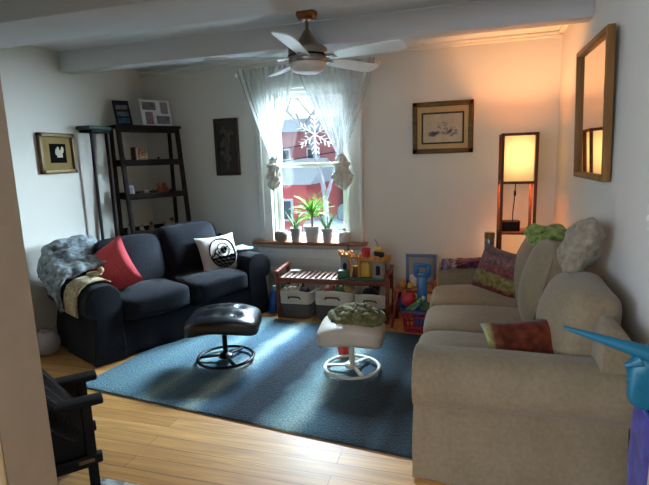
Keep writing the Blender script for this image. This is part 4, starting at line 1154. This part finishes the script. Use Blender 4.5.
# ------------------------------------------------------------------ light
w = bpy.data.worlds.new('World'); S.world = w; w.use_nodes = True
N = w.node_tree.nodes; L = w.node_tree.links
bg = N['Background']
tc = N.new('ShaderNodeTexCoord'); no = N.new('ShaderNodeTexNoise'); no.inputs['Scale'].default_value = 3; no.inputs['Detail'].default_value = 6
L.new(tc.outputs['Generated'], no.inputs['Vector'])
cr = N.new('ShaderNodeValToRGB'); cr.color_ramp.elements[0].color = lin('#bcd6ea'); cr.color_ramp.elements[1].color = lin('#eef4f8'); cr.color_ramp.elements[0].position = .35; cr.color_ramp.elements[1].position = .65
L.new(no.outputs['Fac'], cr.inputs['Fac']); L.new(cr.outputs['Color'], bg.inputs['Color'])
bg.inputs['Strength'].default_value = .58

def area(name, loc, target, sx, sy, power, col, spread=180):
    l = bpy.data.lights.new(name, 'AREA'); l.shape = 'RECTANGLE'; l.size = sx; l.size_y = sy; l.energy = power; l.color = lin(col)[:3]; l.spread = math.radians(spread)
    o = bpy.data.objects.new(name, l); COL.objects.link(o); o.location = loc
    o.rotation_euler = (Vector(target)-Vector(loc)).to_track_quat('-Z', 'Y').to_euler()
    return o
# panels added outside, out of view, to boost the overcast sky's light
area('sky_boost', (.9, 7.3, 2.9), (-1.65, 4.9, 1.5), 2.6, 2.6, 2300, '#d3e6f5')
area('sky_boost', (-1.9, 7.6, 4.6), (-1.65, 4.9, 1.5), 3.4, 2.4, 2500, '#d3e6f5')
# unseen fill lights added in the room behind the camera, no windows there
area('rear_fill', (-1.4, -2.3, 1.7), (-1.2, 3.5, 1.3), 2.2, 1.6, 30, '#dfe8f2')
area('side_fill', (-2.7, -.9, 1.7), (.75, 2.9, 1.5), 1.4, 1.4, 40, '#c6d8f4')
pl = area('window_portal', ((WX0+WX1)/2, YB+.22, (WZ0+WZ1)/2), ((WX0+WX1)/2, 0, (WZ0+WZ1)/2), WX1-WX0, WZ1-WZ0, 1, '#ffffff'); pl.data.cycles.is_portal = True
l = bpy.data.lights.new('bulb', 'POINT'); l.energy = 21; l.color = lin('#ffb878')[:3]; l.shadow_soft_size = .05
o = bpy.data.objects.new('bulb', l); COL.objects.link(o); o.location = (LX, LY, 1.53)

# ------------------------------------------------------------------ camera
cam = bpy.data.cameras.new('camera'); cam.sensor_width = 36; cam.sensor_fit = 'HORIZONTAL'; cam.lens = 480/649*36
co = bpy.data.objects.new('camera', cam); COL.objects.link(co); S.camera = co
yaw, pitch, roll = -.29528, .17186, -.032236
fwd = V(math.sin(yaw)*math.cos(pitch), math.cos(yaw)*math.cos(pitch), -math.sin(pitch))
r0 = V(math.cos(yaw), -math.sin(yaw), 0); u0 = r0.cross(fwd)
r = r0*math.cos(roll)+u0*math.sin(roll); u = u0*math.cos(roll)-r0*math.sin(roll)
co.matrix_world = Matrix.Translation((0, 0, 1.55)) @ Matrix((r, u, -fwd)).transposed().to_4x4()
cam.clip_start = .05; cam.clip_end = 200
S.view_settings.view_transform = 'Standard'; S.view_settings.look = 'None'; S.view_settings.gamma = 1; S.view_settings.exposure = 1.52
S.cycles.use_denoising = True
S.cycles.max_bounces = 8; S.cycles.transparent_max_bounces = 24; S.cycles.sample_clamp_indirect = 4
